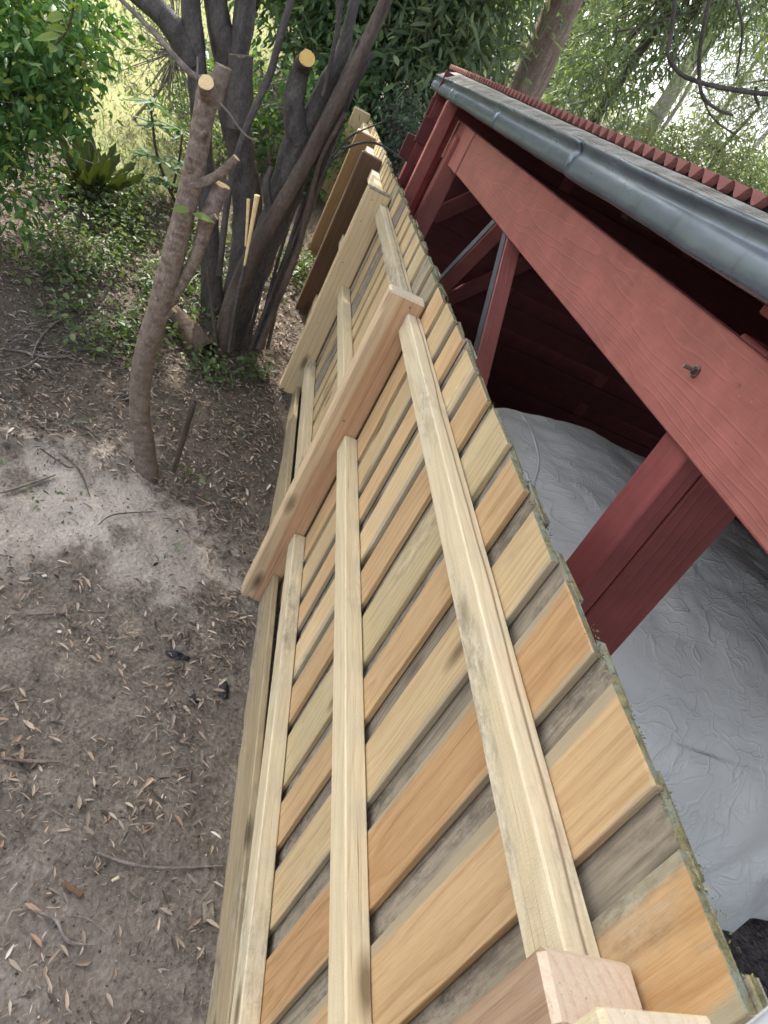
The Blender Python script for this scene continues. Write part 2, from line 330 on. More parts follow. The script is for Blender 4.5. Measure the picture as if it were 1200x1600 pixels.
M['lf_pale'] = leafmat('pale_olive_leaf', [(0.0, (0.138, 0.177, 0.100)), (0.5, (0.214, 0.265, 0.151)), (1.0, (0.318, 0.369, 0.204))], 0.5, 0.4)
M['lf_blue'] = leafmat('blue_grey_leaf', [(0.0, (0.169, 0.247, 0.195)), (1.0, (0.312, 0.416, 0.325))], 0.6, 0.3)
M['lf_lime'] = leafmat('lime_green_leaf', [(0.0, (0.189, 0.270, 0.081)), (1.0, (0.324, 0.405, 0.121))], 0.5, 0.45)
M['lf_cover'] = leafmat('ground_cover_leaf', [(0.0, (0.060, 0.101, 0.039)), (0.6, (0.131, 0.193, 0.078)), (1.0, (0.232, 0.283, 0.118))], 0.5, 0.3)
M['lf_grass'] = leafmat('dry_lawn_blade', [(0.0, (0.155, 0.185, 0.065)), (1.0, (0.24, 0.245, 0.11))], 0.8, 0.3, 0.05)
M['lf_fern'] = leafmat('fern_frond', [(0.0, (0.040, 0.060, 0.016)), (1.0, (0.085, 0.11, 0.03))], 0.4, 0.14)
g = G('dry_leaf'); col = g.ramp(g.island(), [(0.0, (0.06, 0.05, 0.042)), (0.35, (0.14, 0.115, 0.095)), (0.6, (0.26, 0.21, 0.165)), (0.85, (0.42, 0.345, 0.27)), (0.95, (0.34, 0.22, 0.145)), (1.0, (0.58, 0.53, 0.46))])
M['litter'] = g.fin(col, 0.75, 0.2)
g = G('fallen_leaf_single'); col = g.ramp(g.rnd(), [(0.0, (0.10, 0.08, 0.065)), (0.35, (0.24, 0.19, 0.15)), (0.7, (0.42, 0.335, 0.25)), (0.93, (0.36, 0.24, 0.16)), (1.0, (0.54, 0.49, 0.41))])
col = g.mix(g.math('MULTIPLY', g.noise(g.coord(), 60, 3), 0.6), col, (0.18, 0.11, 0.07)); M['leaf1'] = g.fin(col, 0.7, 0.25)
g = G('black_plastic'); g.bump(g.noise(g.coord(), 60, 3), 0.8, 0.01); M['plastic'] = g.fin((0.016, 0.016, 0.018), 0.45, 0.4)

# ground
g = G('forest_soil'); c = g.coord(); x, y, z = g.xyz(c)
def blob(cx, cy, rx, ry, soft=0.35, wob=0.9):
    dx = g.math('DIVIDE', g.math('SUBTRACT', x, cx), rx); dy = g.math('DIVIDE', g.math('SUBTRACT', y, cy), ry)
    d = g.math('SQRT', g.math('ADD', g.math('MULTIPLY', dx, dx), g.math('MULTIPLY', dy, dy)))
    d = g.math('ADD', d, g.math('MULTIPLY', g.math('SUBTRACT', g.noise(c, 3.2, 6, 0.7), 0.5), wob * 2))
    return g.ramp(d, [(max(0.0, 0.72 - soft), 1.0), (0.72 + soft * 0.6, 0.0)])
n1 = g.noise(c, 7, 7, 0.68); n2 = g.noise(c, 60, 5, 0.7); n3 = g.noise(c, 240, 3, 0.6)
soil = g.mix(g.ramp(n1, [(0.3, 0.0), (0.7, 1.0)]), (0.135, 0.115, 0.094), (0.268, 0.238, 0.202))
soil = g.mix(g.ramp(n2, [(0.35, 0.65), (0.65, 0.0)]), soil, (0.055, 0.042, 0.036))
soil = g.mix(g.ramp(n3, [(0.64, 0.0), (0.70, 0.75)]), soil, (0.34, 0.29, 0.24))
sand = g.mix(n2, (0.345, 0.305, 0.265), (0.49, 0.445, 0.395))
sand = g.mix(g.ramp(n3, [(0.32, 0.5), (0.45, 0.0)]), sand, (0.17, 0.14, 0.12))
PATCH = []
for px, py, rx, ry in ((150, 740, .36, .55), (250, 860, .34, .42), (60, 800, .30, .42)):
    p, _ = at_ground(px, py); PATCH.append((p.x, p.y, rx, ry))
for q in PATCH:
    soil = g.mix(g.math('MULTIPLY', blob(*q, 0.22, 1.7), 0.70), soil, sand)
pp, _ = at_ground(90, 1500)
soil = g.mix(g.math('MULTIPLY', blob(pp.x, pp.y, .30, .24), 0.35), soil, (0.26, 0.225, 0.20))
humus = g.n('ShaderNodeMapRange'); g.L(g.math('ADD', y, g.math('MULTIPLY', g.math('SUBTRACT', n1, 0.5), 1.6)), humus.inputs[0]); humus.inputs[1].default_value = 2.75; humus.inputs[2].default_value = 3.35
soil = g.mix(g.math('MULTIPLY', humus.outputs[0], 0.75), soil, g.mix(n2, (0.055, 0.043, 0.033), (0.15, 0.118, 0.09)))
grav = g.mix(g.vor(c, 70, 'F1', 'Color'), (0.06, 0.05, 0.05), (0.22, 0.19, 0.185))
soil = g.mix(g.ramp(x, [(0.62, 0.0), (0.66, 1.0)]), soil, grav)
g.bump(g.math('ADD', g.math('MULTIPLY', n1, 1.0), g.math('ADD', g.math('MULTIPLY', n2, 0.5), g.math('MULTIPLY', g.vor(c, 55), 0.35))), 0.8, 0.02)
M['soil'] = g.fin(soil, 0.92, 0.15)
g = G('dry_lawn'); c = g.coord(); n = g.noise(c, 2.2, 6, 0.65)
M['lawn'] = g.fin(g.mix(g.ramp(n, [(0.35, 0.0), (0.65, 1.0)]), (0.20, 0.225, 0.09), (0.265, 0.255, 0.125)), 0.9, 0.1)

# ------------------------------------------------------------------ terrain
def axis(parts):
    out = []
    for a, b, s in parts: out += list(np.arange(a, b, s))
    return out + [parts[-1][1]]
def grid_mesh(name, xs, ys, fn):
    V = [(xx, yy, fn(xx, yy)) for yy in ys for xx in xs]; nx = len(xs)
    F = [(j * nx + i, j * nx + i + 1, (j + 1) * nx + i + 1, (j + 1) * nx + i) for j in range(len(ys) - 1) for i in range(nx - 1)]
    return mesh_np(name, V, F, True)
def gz(x, y):
    z = ground(x, y)
    near = abs(x) < 4 and y < 9
    if near:
        v = Vector((x * 2.2, y * 2.2, 0)); z += 0.028 * mnoise.fractal(v, 1.0, 2.0, 3)
        z += 0.010 * mnoise.fractal(Vector((x * 11, y * 11, 3.0)), 1.0, 2.0, 2)
        if x < 0.45: z += 0.0
        for cx, cy, rx, ry in PATCH[:2]:
            d = ((x - cx) / rx) ** 2 + ((y - cy) / ry) ** 2
            z += 0.010 * math.exp(-d * 1.5)
    elif y < 60: z += 0.12 * mnoise.fractal(Vector((x * 0.3, y * 0.3, 0)), 1.0, 2.0, 3) * min(1, max(0, (y - 9) / 4))
    return z
xs = axis([(-150, -20, 26), (-20, -4, 1.0), (-4, -2, .08), (-2, 0.8, .03), (0.8, 4, .12), (4, 20, 1.0), (20, 150, 26)])
ys = axis([(-60, -4, 14), (-4, 0.2, .3), (0.2, 3.4, .03), (3.4, 6, .06), (6, 9, .15), (9, 40, 1.0), (40, 170, 26)])
tag(link('ground', grid_mesh('ground', xs, ys, gz), M['soil']), kind='structure')
def lawn_z(x, y):
    e = min(1.0, max(0.0, (y - 5.5 - 0.25 * math.sin(x * 2.7)) / 0.5)) * min(1.0, max(0.0, (-0.2 - x + 0.12 * y * 0.2) / 0.7))
    return gz(x, y) - 0.06 + 0.10 * e
tag(link('lawn', grid_mesh('lawn', axis([(-14, -4, .4), (-4, 1.2, .15)]), axis([(5.0, 9, .15), (9, 20, .4)]), lawn_z), M['lawn']), kind='structure')

# ------------------------------------------------------------------ mesh builders
_box = {}
def timber_mesh(wx, wy, L, ch=0.0025, endmat=False, rough_end=0.0, seed=0):
    key = (round(wx, 4), round(wy, 4), round(L, 3), ch, endmat, rough_end, seed)
    if key in _box: return _box[key]
    bm = bmesh.new(); bmesh.ops.create_cube(bm, size=1.0)
    for v in bm.verts: v.co = Vector((v.co.x * wx, v.co.y * wy, (v.co.z + 0.5) * L))
    bmesh.ops.bevel(bm, geom=[e for e in bm.edges], offset=ch, segments=1, affect='EDGES')
    if rough_end:
        rr = random.Random(seed)
        for v in bm.verts:
            if v.co.z > L * 0.5: v.co.z += rr.uniform(-rough_end, rough_end)
    bm.normal_update()
    for f in bm.faces:
        f.material_index = 1 if (endmat and f.normal.z > 0.6 and f.calc_center_median().z > L * .5) else 0
    me = bpy.data.meshes.new('timber'); bm.to_mesh(me); bm.free(); _box[key] = me
    return me
def timber(name, p0, p1, wx, wy, xdir, mat, parent, ch=0.0025, endmat=None, rough_end=0.0, seed=0, label=None):
    """a straight piece of sawn timber from p0 to p1; wx is its size along xdir, wy across"""
    p0, p1 = Vector(p0), Vector(p1); zd = (p1 - p0); L = zd.length; zd.normalize()
    xd = Vector(xdir); xd = (xd - zd * xd.dot(zd)).normalized(); yd = zd.cross(xd)
    me = timber_mesh(wx, wy, L, ch, endmat is not None, rough_end, seed)
    mats = [mat] + ([endmat] if endmat is not None else [])
    if len(me.materials) == 0 or [x for x in me.materials] != mats:
        if len(me.materials):
            me = me.copy()
            for qi, mm in enumerate(mats): me.materials[qi] = mm
        else:
            for mm in mats: me.materials.append(mm)
        _box[(round(wx, 4), round(wy, 4), round(L, 3), ch, endmat is not None, rough_end, seed)] = me
    o = bpy.data.objects.new(name, me); COL.objects.link(o)
    mt = Matrix(((xd.x, yd.x, zd.x, p0.x), (xd.y, yd.y, zd.y, p0.y), (xd.z, yd.z, zd.z, p0.z), (0, 0, 0, 1)))
    place(o, mt, parent)
    if label: o['label'] = label
    return o
def tube_np(pts, rad, sides=10, wob=0.0, seed=0, cap=True):
    """vertices and quads of a tapered tube along a smoothed path"""
    P = [Vector(p) for p in pts]; R = list(rad)
    # Catmull-Rom refinement
    Q, S = [], []
    n = len(P); sub = 6
    for i in range(n - 1):
        a, b, c_, d = P[max(0, i - 1)], P[i], P[i + 1], P[min(n - 1, i + 2)]
        for k in range(sub):
            t = k / sub; t2, t3 = t * t, t * t * t
            Q.append(0.5 * ((2 * b) + (c_ - a) * t + (2 * a - 5 * b + 4 * c_ - d) * t2 + (3 * b - a - 3 * c_ + d) * t3))
            S.append(R[i] * (1 - t) + R[i + 1] * t)
    Q.append(P[-1]); S.append(R[-1])
    V, F = [], []; up = Vector((0.31, 0.17, 0.93))
    for i, q in enumerate(Q):
        tdir = (Q[min(i + 1, len(Q) - 1)] - Q[max(i - 1, 0)]).normalized()
        u = tdir.cross(up); u = u.normalized() if u.length > 1e-4 else Vector((1, 0, 0)); v = tdir.cross(u)
        for k in range(sides):
            a = 2 * math.pi * k / sides
            d = u * math.cos(a) + v * math.sin(a)
            rr = S[i]
            if wob: rr *= 1 + wob * (mnoise.noise(Vector((q.x * 9 + d.x * 1.4 + seed * 7.7, q.y * 9 + d.y * 1.4, q.z * 9 + d.z * 1.4))) + .6 * mnoise.noise(Vector((d.x * 3 + seed, d.y * 3 + q.z * 16, d.z * 3 + q.x * 16))))
            V.append(q + d * rr)
        if i:
            for k in range(sides):
                k2 = (k + 1) % sides; a0 = (i - 1) * sides; b0 = i * sides
                F.append((a0 + k, a0 + k2, b0 + k2, b0 + k))
    return V, F, Q[-1], (Q[-1] - Q[-2]).normalized(), S[-1]
def tube(name, pts, rad, mat, parent=None, sides=10, wob=0.0, seed=0, cut=None):
    V, F, e, d, r = tube_np(pts, rad, sides, wob, seed)
    me = mesh_np(name, V, F, True)
    o = link(name, me, mat, parent)
    if cut is not None:                       # the sawn face at the end, a part of its own
        u = d.cross(Vector((0.3, 0.2, 0.9))).normalized(); v = d.cross(u)
        CV = [e + d * 0.002]; ring = [e + (u * math.cos(a) + v * math.sin(a)) * r * (1.0 + 0.06 * random.uniform(-1, 1)) for a in np.linspace(0, 2 * math.pi, 14, endpoint=False)]
        ring2 = [p - d * r * 0.12 for p in ring]
        CV += ring + ring2
        fs = [(0, 1 + k, 1 + (k + 1) % 14) for k in range(14)] 
        bmx = bpy.data.meshes.new('cut_face')
        bmx.from_pydata([tuple(p) for p in CV], [], fs + [(1 + k, 15 + k, 15 + (k + 1) % 14, 1 + (k + 1) % 14) for k in range(14)])
        co = link('cut_face', bmx, cut, o)
        co.matrix_parent_inverse = Matrix.Identity(4)
    return o
def leaves_np(C, D, Nn, L, W, fold=0.18):
    """folded leaf blades: base C, direction D, normal Nn"""
    D = D / np.linalg.norm(D, axis=1, keepdims=True)
    S = np.cross(D, Nn); S /= (np.linalg.norm(S, axis=1, keepdims=True) + 1e-9); Nn = np.cross(S, D)
    L = L[:, None]; W = W[:, None]
    dr = -np.array([[0, 0, 1.0]]) * L * 0.10
    v0 = C; v3 = C + D * L + dr
    a = C + D * L * .30 + Nn * W * fold; b = C + D * L * .68 + Nn * W * fold + dr * .5
    v1 = a + S * W * .5; v2 = b + S * W * .40; v4 = b - S * W * .40; v5 = a - S * W * .5
    n = len(C); V = np.stack([v0, v1, v2, v3, v4, v5], 1).reshape(-1, 3)
    i = np.arange(n)[:, None] * 6
    F = np.concatenate([i + np.array([[0, 1, 2, 3]]), i + np.array([[0, 3, 4, 5]])], 0)
    return V, F
def rand_dirs(n, droop=0.0, up=0.0):
    d = rng.normal(size=(n, 3)); d[:, 2] = d[:, 2] * (1 - 0.4 * abs(droop)) - droop + up
    return d
def crown_points(blobs, nclump, per, sig):
    """clump centres near the surface of several blobs, with leaves gathered round each"""
    cs = []
    vol = np.array([b[3] * b[4] * b[5] for b in blobs]) ** (2 / 3); vol /= vol.sum()
    for k in range(nclump):
        b = blobs[rng.choice(len(blobs), p=vol)]
        v = rng.normal(size=3); v /= np.linalg.norm(v); r = rng.uniform(0.25, 1.0) ** 0.45
        cs.append(np.array(b[:3]) + v * r * np.array(b[3:6]))
    cs = np.array(cs)
    C = np.repeat(cs, per, 0) + rng.normal(size=(nclump * per, 3)) * sig * rng.uniform(0.5, 1.4, size=(nclump, 1)).repeat(per, 0)
    return cs, C
def foliage(name, blobs, nclump, per, sig, L, W, mat, parent=None, droop=0.3, twigs=None, root=None):
    cs, C = crown_points(blobs, nclump, per, sig); n = len(C)
    D = rand_dirs(n, droop); D += 0.5 * (C - np.repeat(cs, per, 0)) / sig
    V, F = leaves_np(C, D, rand_dirs(n, 0, 0.8), np.clip(rng.lognormal(-.08, .32, n), .4, 1.7) * L, rng.uniform(.65, 1.25, n) * W)
    o = link(name, mesh_np(name, V, F), mat, parent)
    if twigs is not None:
        TV, TF = [], []
        for k in range(0, nclump, max(1, nclump // 70)):
            e = Vector(cs[k]); r0 = Vector(root) if root is not None else e - Vector((0, 0, .5))
            mid = (r0 + e) / 2 + Vector(rng.normal(size=3)) * 0.15
            k_ = 1.0 if L > .1 else 0.3
            v, f, *_ = tube_np([r0, mid, e], [0.02 * k_, 0.011 * k_, 0.004 * k_], 4)
            b = len(TV); TV += v; TF += [tuple(i + b for i in q) for q in f]
        link('twigs', mesh_np('twigs', TV, TF, True), twigs, parent)
    return o

# ------------------------------------------------------------------ paling fence (runs away from the camera along Y at x = 0.6)
FX = 0.60
fence = empty('paling_fence', (FX, 0.3, 0), label='new timber paling fence with raw pine posts and three rails running beside the red shed', cat='fence')
def top_z(y): return 1.512 - 0.026 * max(0, y - 0.3) if y < 1.6 else 1.478 - 0.0165 * (y - 1.6)
def base_z(y): return max(0.0, ground(0.4, y)) + 0.02
SHADE2 = 2.38
front = [(.05, .215), (.265, .415), (.485, .632), (.692, .845), (.908, 1.05), (1.11, 1.235), (1.285, 1.442), (1.487, 1.62), (1.66, 1.795), (1.862, 1.975), (2.02, 2.165), (2.21, 2.345)]
y0 = 2.40
while y0 < 8.4:
    wd = random.choice((0.10, 0.12, 0.14)); front.append((y0, y0 + wd)); y0 += wd + random.uniform(0.035, 0.06)
fm = ['paling_rust', 'paling_patchy', 'paling_orange', 'paling_rust', 'paling_honey', 'paling_orange', 'paling_olive', 'paling_orange', 'paling_honey', 'paling_orange', 'paling_honey', 'paling_orange']
for i, (a, b) in enumerate(front):
    yc, wd = (a + b) / 2, b - a
    wd = round(wd / 0.01) * 0.01
    far = a > 2.38
    mt = M[fm[i]] if i < len(fm) else M[random.choice(('paling_drab', 'paling_drab', 'paling_grey', 'paling_olive', 'paling_honey') if a < 4.1 else ('paling_honey', 'paling_olive', 'paling_drab', 'paling_orange'))]
    zt = top_z(yc) + random.uniform(-.006, .006); zb = base_z(yc) + 0.10
    Lq = round(zt - zb, 2) + 0.0
    xj = random.uniform(-.0015, .0015); ln = random.uniform(-.004, .004)
    timber('paling', (FX + .0075 + xj, yc, zt - Lq), (FX + .0075 + xj, yc + ln, zt), 0.013, wd, (1, 0, 0), mt, fence, 0.0012, M['mossy_end'], 0.002, i % 4)
for i in range(len(front) - 1):                # the weathered boards nailed behind, over each gap
    a, b = front[i][1] - .028, front[i + 1][0] + .028
    yc, wd = (a + b) / 2, round((b - a) / 0.01) * 0.01
    mt = M['paling_grey'] if random.random() < 0.75 else M['paling_drab']
    zt = top_z(yc) - random.uniform(-.004, .014); zb = base_z(yc) + 0.10; Lq = round(zt - zb, 2)
    timber('paling', (FX + .0235, yc, zt - Lq), (FX + .0235, yc + random.uniform(-.004, .004), zt), 0.015, wd, (1, 0, 0), mt, fence, 0.0018, M['mossy_end'], 0.004, 5 + i % 4)
# moss along the tops
n = 3800
yy = rng.uniform(.28, 6.5, n) ** 1.0; xx = FX + rng.uniform(.002, .027, n)
keep = np.array([mnoise.noise(Vector((0, v * 6, 1.3))) > -0.30 for v in yy]); yy, xx = yy[keep], xx[keep]
zz = np.array([top_z(v) for v in yy]) - 0.003 + rng.uniform(-.005, .001, len(yy))
C = np.stack([xx, yy, zz], 1); V, F = leaves_np(C, rand_dirs(len(C), 0, .9), rand_dirs(len(C)), rng.uniform(.002, .006, len(C)), rng.uniform(.0012, .003, len(C)))
o = link('moss', mesh_np('moss', V, F), M['moss'], fence); o['kind'] = 'stuff'
# posts: (front x, y near face, width in y, top z, side material, end material)
POSTS = [(.482, .275, .075, 1.402, 'post_near', 'end_pink'), (.468, 2.345, .075, 1.392, 'post_pink', 'end_pale'), (.465, 4.01, .075, 1.380, 'post_pale', 'paling_grey'),
         (.460, 4.98, .075, 1.395, 'post_brown', 'post_brown'), (.455, 5.87, .075, 1.400, 'post_tan', 'end_pale'), (.450, 7.05, .075, 1.42, 'post_pale', 'end_pale'), (.450, 8.3, .075, 1.46, 'post_pale', 'end_pale')]
PIN = [None, 'orange pine post with a knotty front edge', 'pale pine post with arched grain', 'dark brown fence post', None, None, None]
for (fx, yn, wd, zt, ms, me_), lb in zip(POSTS, PIN):
    xc, dx = (fx + FX - .004) / 2, FX - .004 - fx
    zb = ground(.4, yn) - (.03 if yn < 3 else .0) - .05
    timber('post', (xc, yn + wd / 2, zb), (xc, yn + wd / 2, zt), dx, wd, (1, 0, 0), M[ms], fence, 0.007, M[me_], 0.0, int(yn * 10), lb)
# the cut-off post that stands against the nearest post, closest to the camera
timber('post', (.55, .232, .0), (.55, .232, 1.466), .14, .085, (1, 0.05, 0), M['rail'], fence, 0.004, M['end_pale'], 0.004, 77, 'rough sawn post top closest to the camera')
timber('capping', at(1140, 1650, .17)[0], at(1300, 1520, .18)[0], .010, .016, (0, 0, 1), M['cap_grey'], fence, .006, label='pale grey capping edge blurred in the bottom right corner')
# rails
RX0, RD = FX - .049, .048
for (ya, yb, za, zb, hh) in ((.352, 2.343, 1.357, 1.347, .071), (.352, 2.343, .800, .858, .073), (.352, 2.343, .235, .388, .070),
                         (2.422, 4.008, 1.345, 1.334, .068), (2.422, 4.008, .858, .868, .068), (2.422, 4.008, .388, .405, .070),
                         (4.087, 4.978, 1.332, 1.330, .068), (4.087, 4.978, .868, .90, .068), (4.087, 4.978, .405, .47, .070),
                         (5.057, 5.868, 1.330, 1.335, .068), (5.057, 5.868, .90, .98, .068), (5.057, 5.868, .47, .60, .070),
                         (5.947, 7.048, 1.335, 1.35, .068), (5.947, 7.048, .98, 1.05, .068), (7.127, 8.298, 1.35, 1.38, .068), (7.127, 8.298, 1.05, 1.12, .068)):
    xc = RX0 + RD / 2
    timber('rail', (xc, ya, za - hh / 2), (xc, yb, zb - hh / 2), RD, hh, (1, 0, 0), M['rail_top'] if za > 1.2 and ya < 4 else M['rail'], fence, 0.003)
for (ya, yb, za, zb) in ((-.3, 2.343, .165, .155), (2.422, 4.008, .19, .215), (4.087, 4.978, .27, .40)):
    timber('plinth_board', (RX0 + .013, ya, za - .09), (RX0 + .013, yb, zb - .09), .024, .20, (1, 0, 0), M['plinth'], fence, 0.003)
# nails at the palings' feet of the top rail are hidden behind; a few on the posts show


# ------------------------------------------------------------------ red open shed
shed = empty('open_shed', (1.0, 1.3, 0), label='open sided shed of red painted timber with a low corrugated roof', cat='shed')
BX = 0.95
def bz(y): return -0.016 * (y - 1.3)
beam = timber('beam', (BX + .024, -1.2, 1.735 + bz(-1.2)), (BX + .024, 4.56, 1.735 + bz(4.56)), .048, .232, (1, 0, 0), M['red'], shed, .004)
timber('beam', (BX + .020, 4.568, 1.735 + bz(4.6)), (BX + .020, 5.25, 1.735 + bz(5.25)), .052, .236, (1, 0, 0), M['red'], shed, .004)
# bolt through the beam
def cyl(name, p0, p1, r, mat, parent, sides=10):
    V, F, *_ = tube_np([p0, p1], [r, r], sides); a = len(V); nn = len(V) // sides
    V += [Vector(p0), Vector(p1)]
    me = bpy.data.meshes.new(name); fs = [tuple(f) for f in F] + [(a, (k + 1) % sides, k) for k in range(sides)] + [(a + 1, (nn - 1) * sides + k, (nn - 1) * sides + (k + 1) % sides) for k in range(sides)]
    me.from_pydata([tuple(v) for v in V], [], fs); return link(name, me, mat, parent)
bp, _ = at(1110, 592, 1.43); bp.x = BX
bolt = empty('bolt', bp); bolt.parent = shed; bolt.matrix_parent_inverse = Matrix.Translation(shed.location).inverted()
def child(o, par):
    o.parent = par; o.matrix_parent_inverse = (Matrix.Translation(shed.location).inverted().inverted() @ Matrix.Identity(4)); return o
bpy.data.objects.remove(bolt)
bolt = cyl('bolt', bp + Vector((.0, 0, 0)), bp + Vector((-.034, 0, 0)), .0045, M['steel'], shed)
for nm, r, x0, x1, sd in (('washer', .014, .002, -.004, 16), ('nut', .0095, -.004, -.013, 6)):
    k = cyl(nm, bp + Vector((x0, 0, 0)), bp + Vector((x1, 0, 0)), r, M['steel'], bolt, sd); k.matrix_parent_inverse = Matrix.Identity(4)
for (xx, yy, zz) in ((.512, 4.0105, 1.33), (.50, 4.0105, 1.21), (.505, 4.0105, .98), (.515, 4.0105, .62), (.55, 2.3455, 1.365), (.525, 2.3455, .905), (.50, 2.3455, .50)):
    cyl('nail', Vector((xx, yy, zz)), Vector((xx, yy - .0016, zz)), .0034, M['steel'], fence, 8)
# columns: near one made of two timbers side by side
CY = 1.30
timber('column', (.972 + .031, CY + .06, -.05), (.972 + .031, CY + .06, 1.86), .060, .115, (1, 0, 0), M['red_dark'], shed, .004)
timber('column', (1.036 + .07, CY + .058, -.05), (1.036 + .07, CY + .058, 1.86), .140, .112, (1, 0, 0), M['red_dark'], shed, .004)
timber('column', (.97, 4.92, -.05), (.97, 4.92, 1.72), .105, .105, (1, 0, 0), M['red'], shed, .004)
timber('column', (.838, 5.02, -.05), (.838, 5.02, 1.86), .072, .06, (1, 0, 0), M['red'], shed, .004, label='thin post under the gutter end')
timber('column', (.905, 5.12, -.05), (.905, 5.12, 1.80), .045, .06, (1, 0, 0), M['red_dark'], shed, .004)
# inverted V brace under the beam
for (pa, pb) in (((1.0, 3.36, 1.63), (1.0, 3.86, 1.10)), ((1.0, 3.22, 1.63), (1.0, 2.50, .98))):
    timber('brace', pa, pb, .070, .045, (1, 0, 0), M['red'], shed, .003)
    pa, pb = Vector(pa), Vector(pb)
    timber('brace', pa + Vector((-.0385, 0.01, .0)), pb + Vector((-.0385, 0.01, 0)), .006, .042, (1, 0, 0), M['grey_brace'], shed, .001)  # thin grey strip added over the red to paint in the sky's reflection
# end wall: hit and miss boards
WY = 5.50
for i in range(14):
    z0 = .06 + i * .142
    off = 0.0 if i % 2 else .045
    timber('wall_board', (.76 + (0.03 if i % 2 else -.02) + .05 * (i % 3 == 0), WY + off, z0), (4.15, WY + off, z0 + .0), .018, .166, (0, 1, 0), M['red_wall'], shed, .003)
for (px0, py0, px1, py1) in ((676, 338, 775, 293), (690, 472, 870, 388)):
    a, _ = at(px0, py0, 5.40); b, _ = at(px1, py1, 5.40)
    timber('brace', a, b, .04, .10, (0, 1, 0), M['red_dark'], shed, .003)
for xx in (.86, 1.9, 3.0, 4.1):
    timber('column', (xx, WY + .075, -.05), (xx, WY + .075, 1.95), .09, .09, (1, 0, 0), M['red_dark'], shed, .003)
# far side wall
for i in range(15):
    z0 = .06 + i * .142
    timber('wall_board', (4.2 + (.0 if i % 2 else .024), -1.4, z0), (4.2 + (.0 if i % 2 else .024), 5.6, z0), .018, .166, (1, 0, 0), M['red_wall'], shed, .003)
for yy in (-1.3, 1.0, 3.3): timber('column', (4.13, yy, -.05), (4.13, yy, 2.1), .09, .09, (1, 0, 0), M['red_dark'], shed, .003)
timber('beam', (4.13, -1.4, 2.16), (4.13, 5.6, 2.12), .05, .2, (1, 0, 0), M['timber_dark'], shed, .003)
# rafters, fascia, battens
def rz(x, y): return 2.012 + 0.055 * (x - .85) - .012 * (y - 1.6)
for k in range(9):
    yy = -1.1 + k * .80
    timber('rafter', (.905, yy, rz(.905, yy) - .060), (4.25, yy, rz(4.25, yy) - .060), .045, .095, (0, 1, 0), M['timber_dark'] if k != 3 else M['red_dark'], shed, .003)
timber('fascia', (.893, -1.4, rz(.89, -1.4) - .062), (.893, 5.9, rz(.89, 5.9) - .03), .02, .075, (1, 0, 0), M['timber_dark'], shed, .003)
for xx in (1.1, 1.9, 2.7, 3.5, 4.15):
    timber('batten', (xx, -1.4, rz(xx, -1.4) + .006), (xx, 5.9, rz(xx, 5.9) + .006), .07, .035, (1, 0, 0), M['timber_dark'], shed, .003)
# corrugated roof
PITCH, AMP = .080, .0150
ys_ = np.arange(-1.45, 6.3, PITCH / 12)
prof = AMP * np.sin(2 * np.pi * ys_ / PITCH); prof = np.sign(prof) * (np.abs(prof) / AMP) ** 0.9 * AMP
def roof_strip(x0, x1, lift, th=.0012):
    V = []
    for x in (x0, x1):
        for yv, pv in zip(ys_, prof): V.append((x, yv, rz(x, yv) + .050 + lift + pv))
    n = len(ys_); F = [(i, i + 1, n + i + 1, n + i) for i in range(n - 1)]
    return mesh_np('roof_sheet', V, F, True)
rs = link('roof_sheet', roof_strip(.912, 4.45, 0.012), M['red_roof'], shed)
so_ = rs.modifiers.new('thickness', 'SOLIDIFY'); so_.thickness = .0015; so_.offset = -1
# foam closure under each crest
V, F = [], []
n = len(ys_)
for yv, pv in zip(ys_, prof):
    z1 = rz(.93, yv) + .050 + .012 + pv - .002; z0 = rz(.93, yv) + .030
    V += [(.932, yv, z0), (.932, yv, max(z1, z0 + .001)), (.955, yv, max(z1, z0 + .001)), (.955, yv, z0)]
for i in range(n - 1):
    a, b = i * 4, i * 4 + 4
    F += [(a, b, b + 1, a + 1), (a + 1, b + 1, b + 2, a + 2), (a + 2, b + 2, b + 3, a + 3)]
link('closure_strip', mesh_np('closure_strip', V, F), M['foam'], shed)
# gutter: rolled lip, shaded groove, bellied face
GX = .80
gp = [(.010, .094), (.009, .101), (.002, .105), (-.005, .102), (-.006, .096), (.001, .091), (.006, .085), (.010, .078), (.010, .071), (.007, .065), (.003, .060), (-.001, .053), (-.003, .038), (-.003, .024), (.000, .010), (.008, .002), (.024, .0), (.060, .0), (.090, .003), (.090, .088)]
def gutter_run(ya, yb, sc, dz, seed):
    yl = np.linspace(ya, yb, max(4, int((yb - ya) / .05))); V, F = [], []
    for yv in yl:
        zb = 1.962 - .0205 * (yv)
        hh = 1.02 - .012 * yv
        for (u, v) in gp:
            d = .0035 * mnoise.noise(Vector((u * 20, yv * 2.3 + seed, v * 16))) + .0015 * mnoise.noise(Vector((u * 50, yv * 9 + seed, v * 40)))
            V.append((GX + u * 1.0 * sc + d, yv, zb + dz + v * hh * sc + d))
    k = len(gp)
    for j in range(len(yl) - 1):
        for i in range(k - 1): F.append((j * k + i, j * k + i + 1, (j + 1) * k + i + 1, (j + 1) * k + i))
    o = link('gutter', mesh_np('gutter', V, F, True), M['gutter'], shed)
    s_ = o.modifiers.new('thickness', 'SOLIDIFY'); s_.thickness = .0012
    return o
gutter_run(-1.5, 2.42, 1.0, 0, 1); gutter_run(2.40, 3.62, .985, .0008, 2); gutter_run(3.60, 5.02, .993, .0003, 3); gutter_run(5.00, 5.90, .982, .0010, 4)
# gutter end cap
V = [(GX + u, 5.902, 1.962 - .0205 * 5.9 + v * .95) for u, v in gp[4:]]
me = bpy.data.meshes.new('gutter_cap'); me.from_pydata(V, [], [tuple(range(len(V)))]); link('gutter_cap', me, M['gutter'], shed)
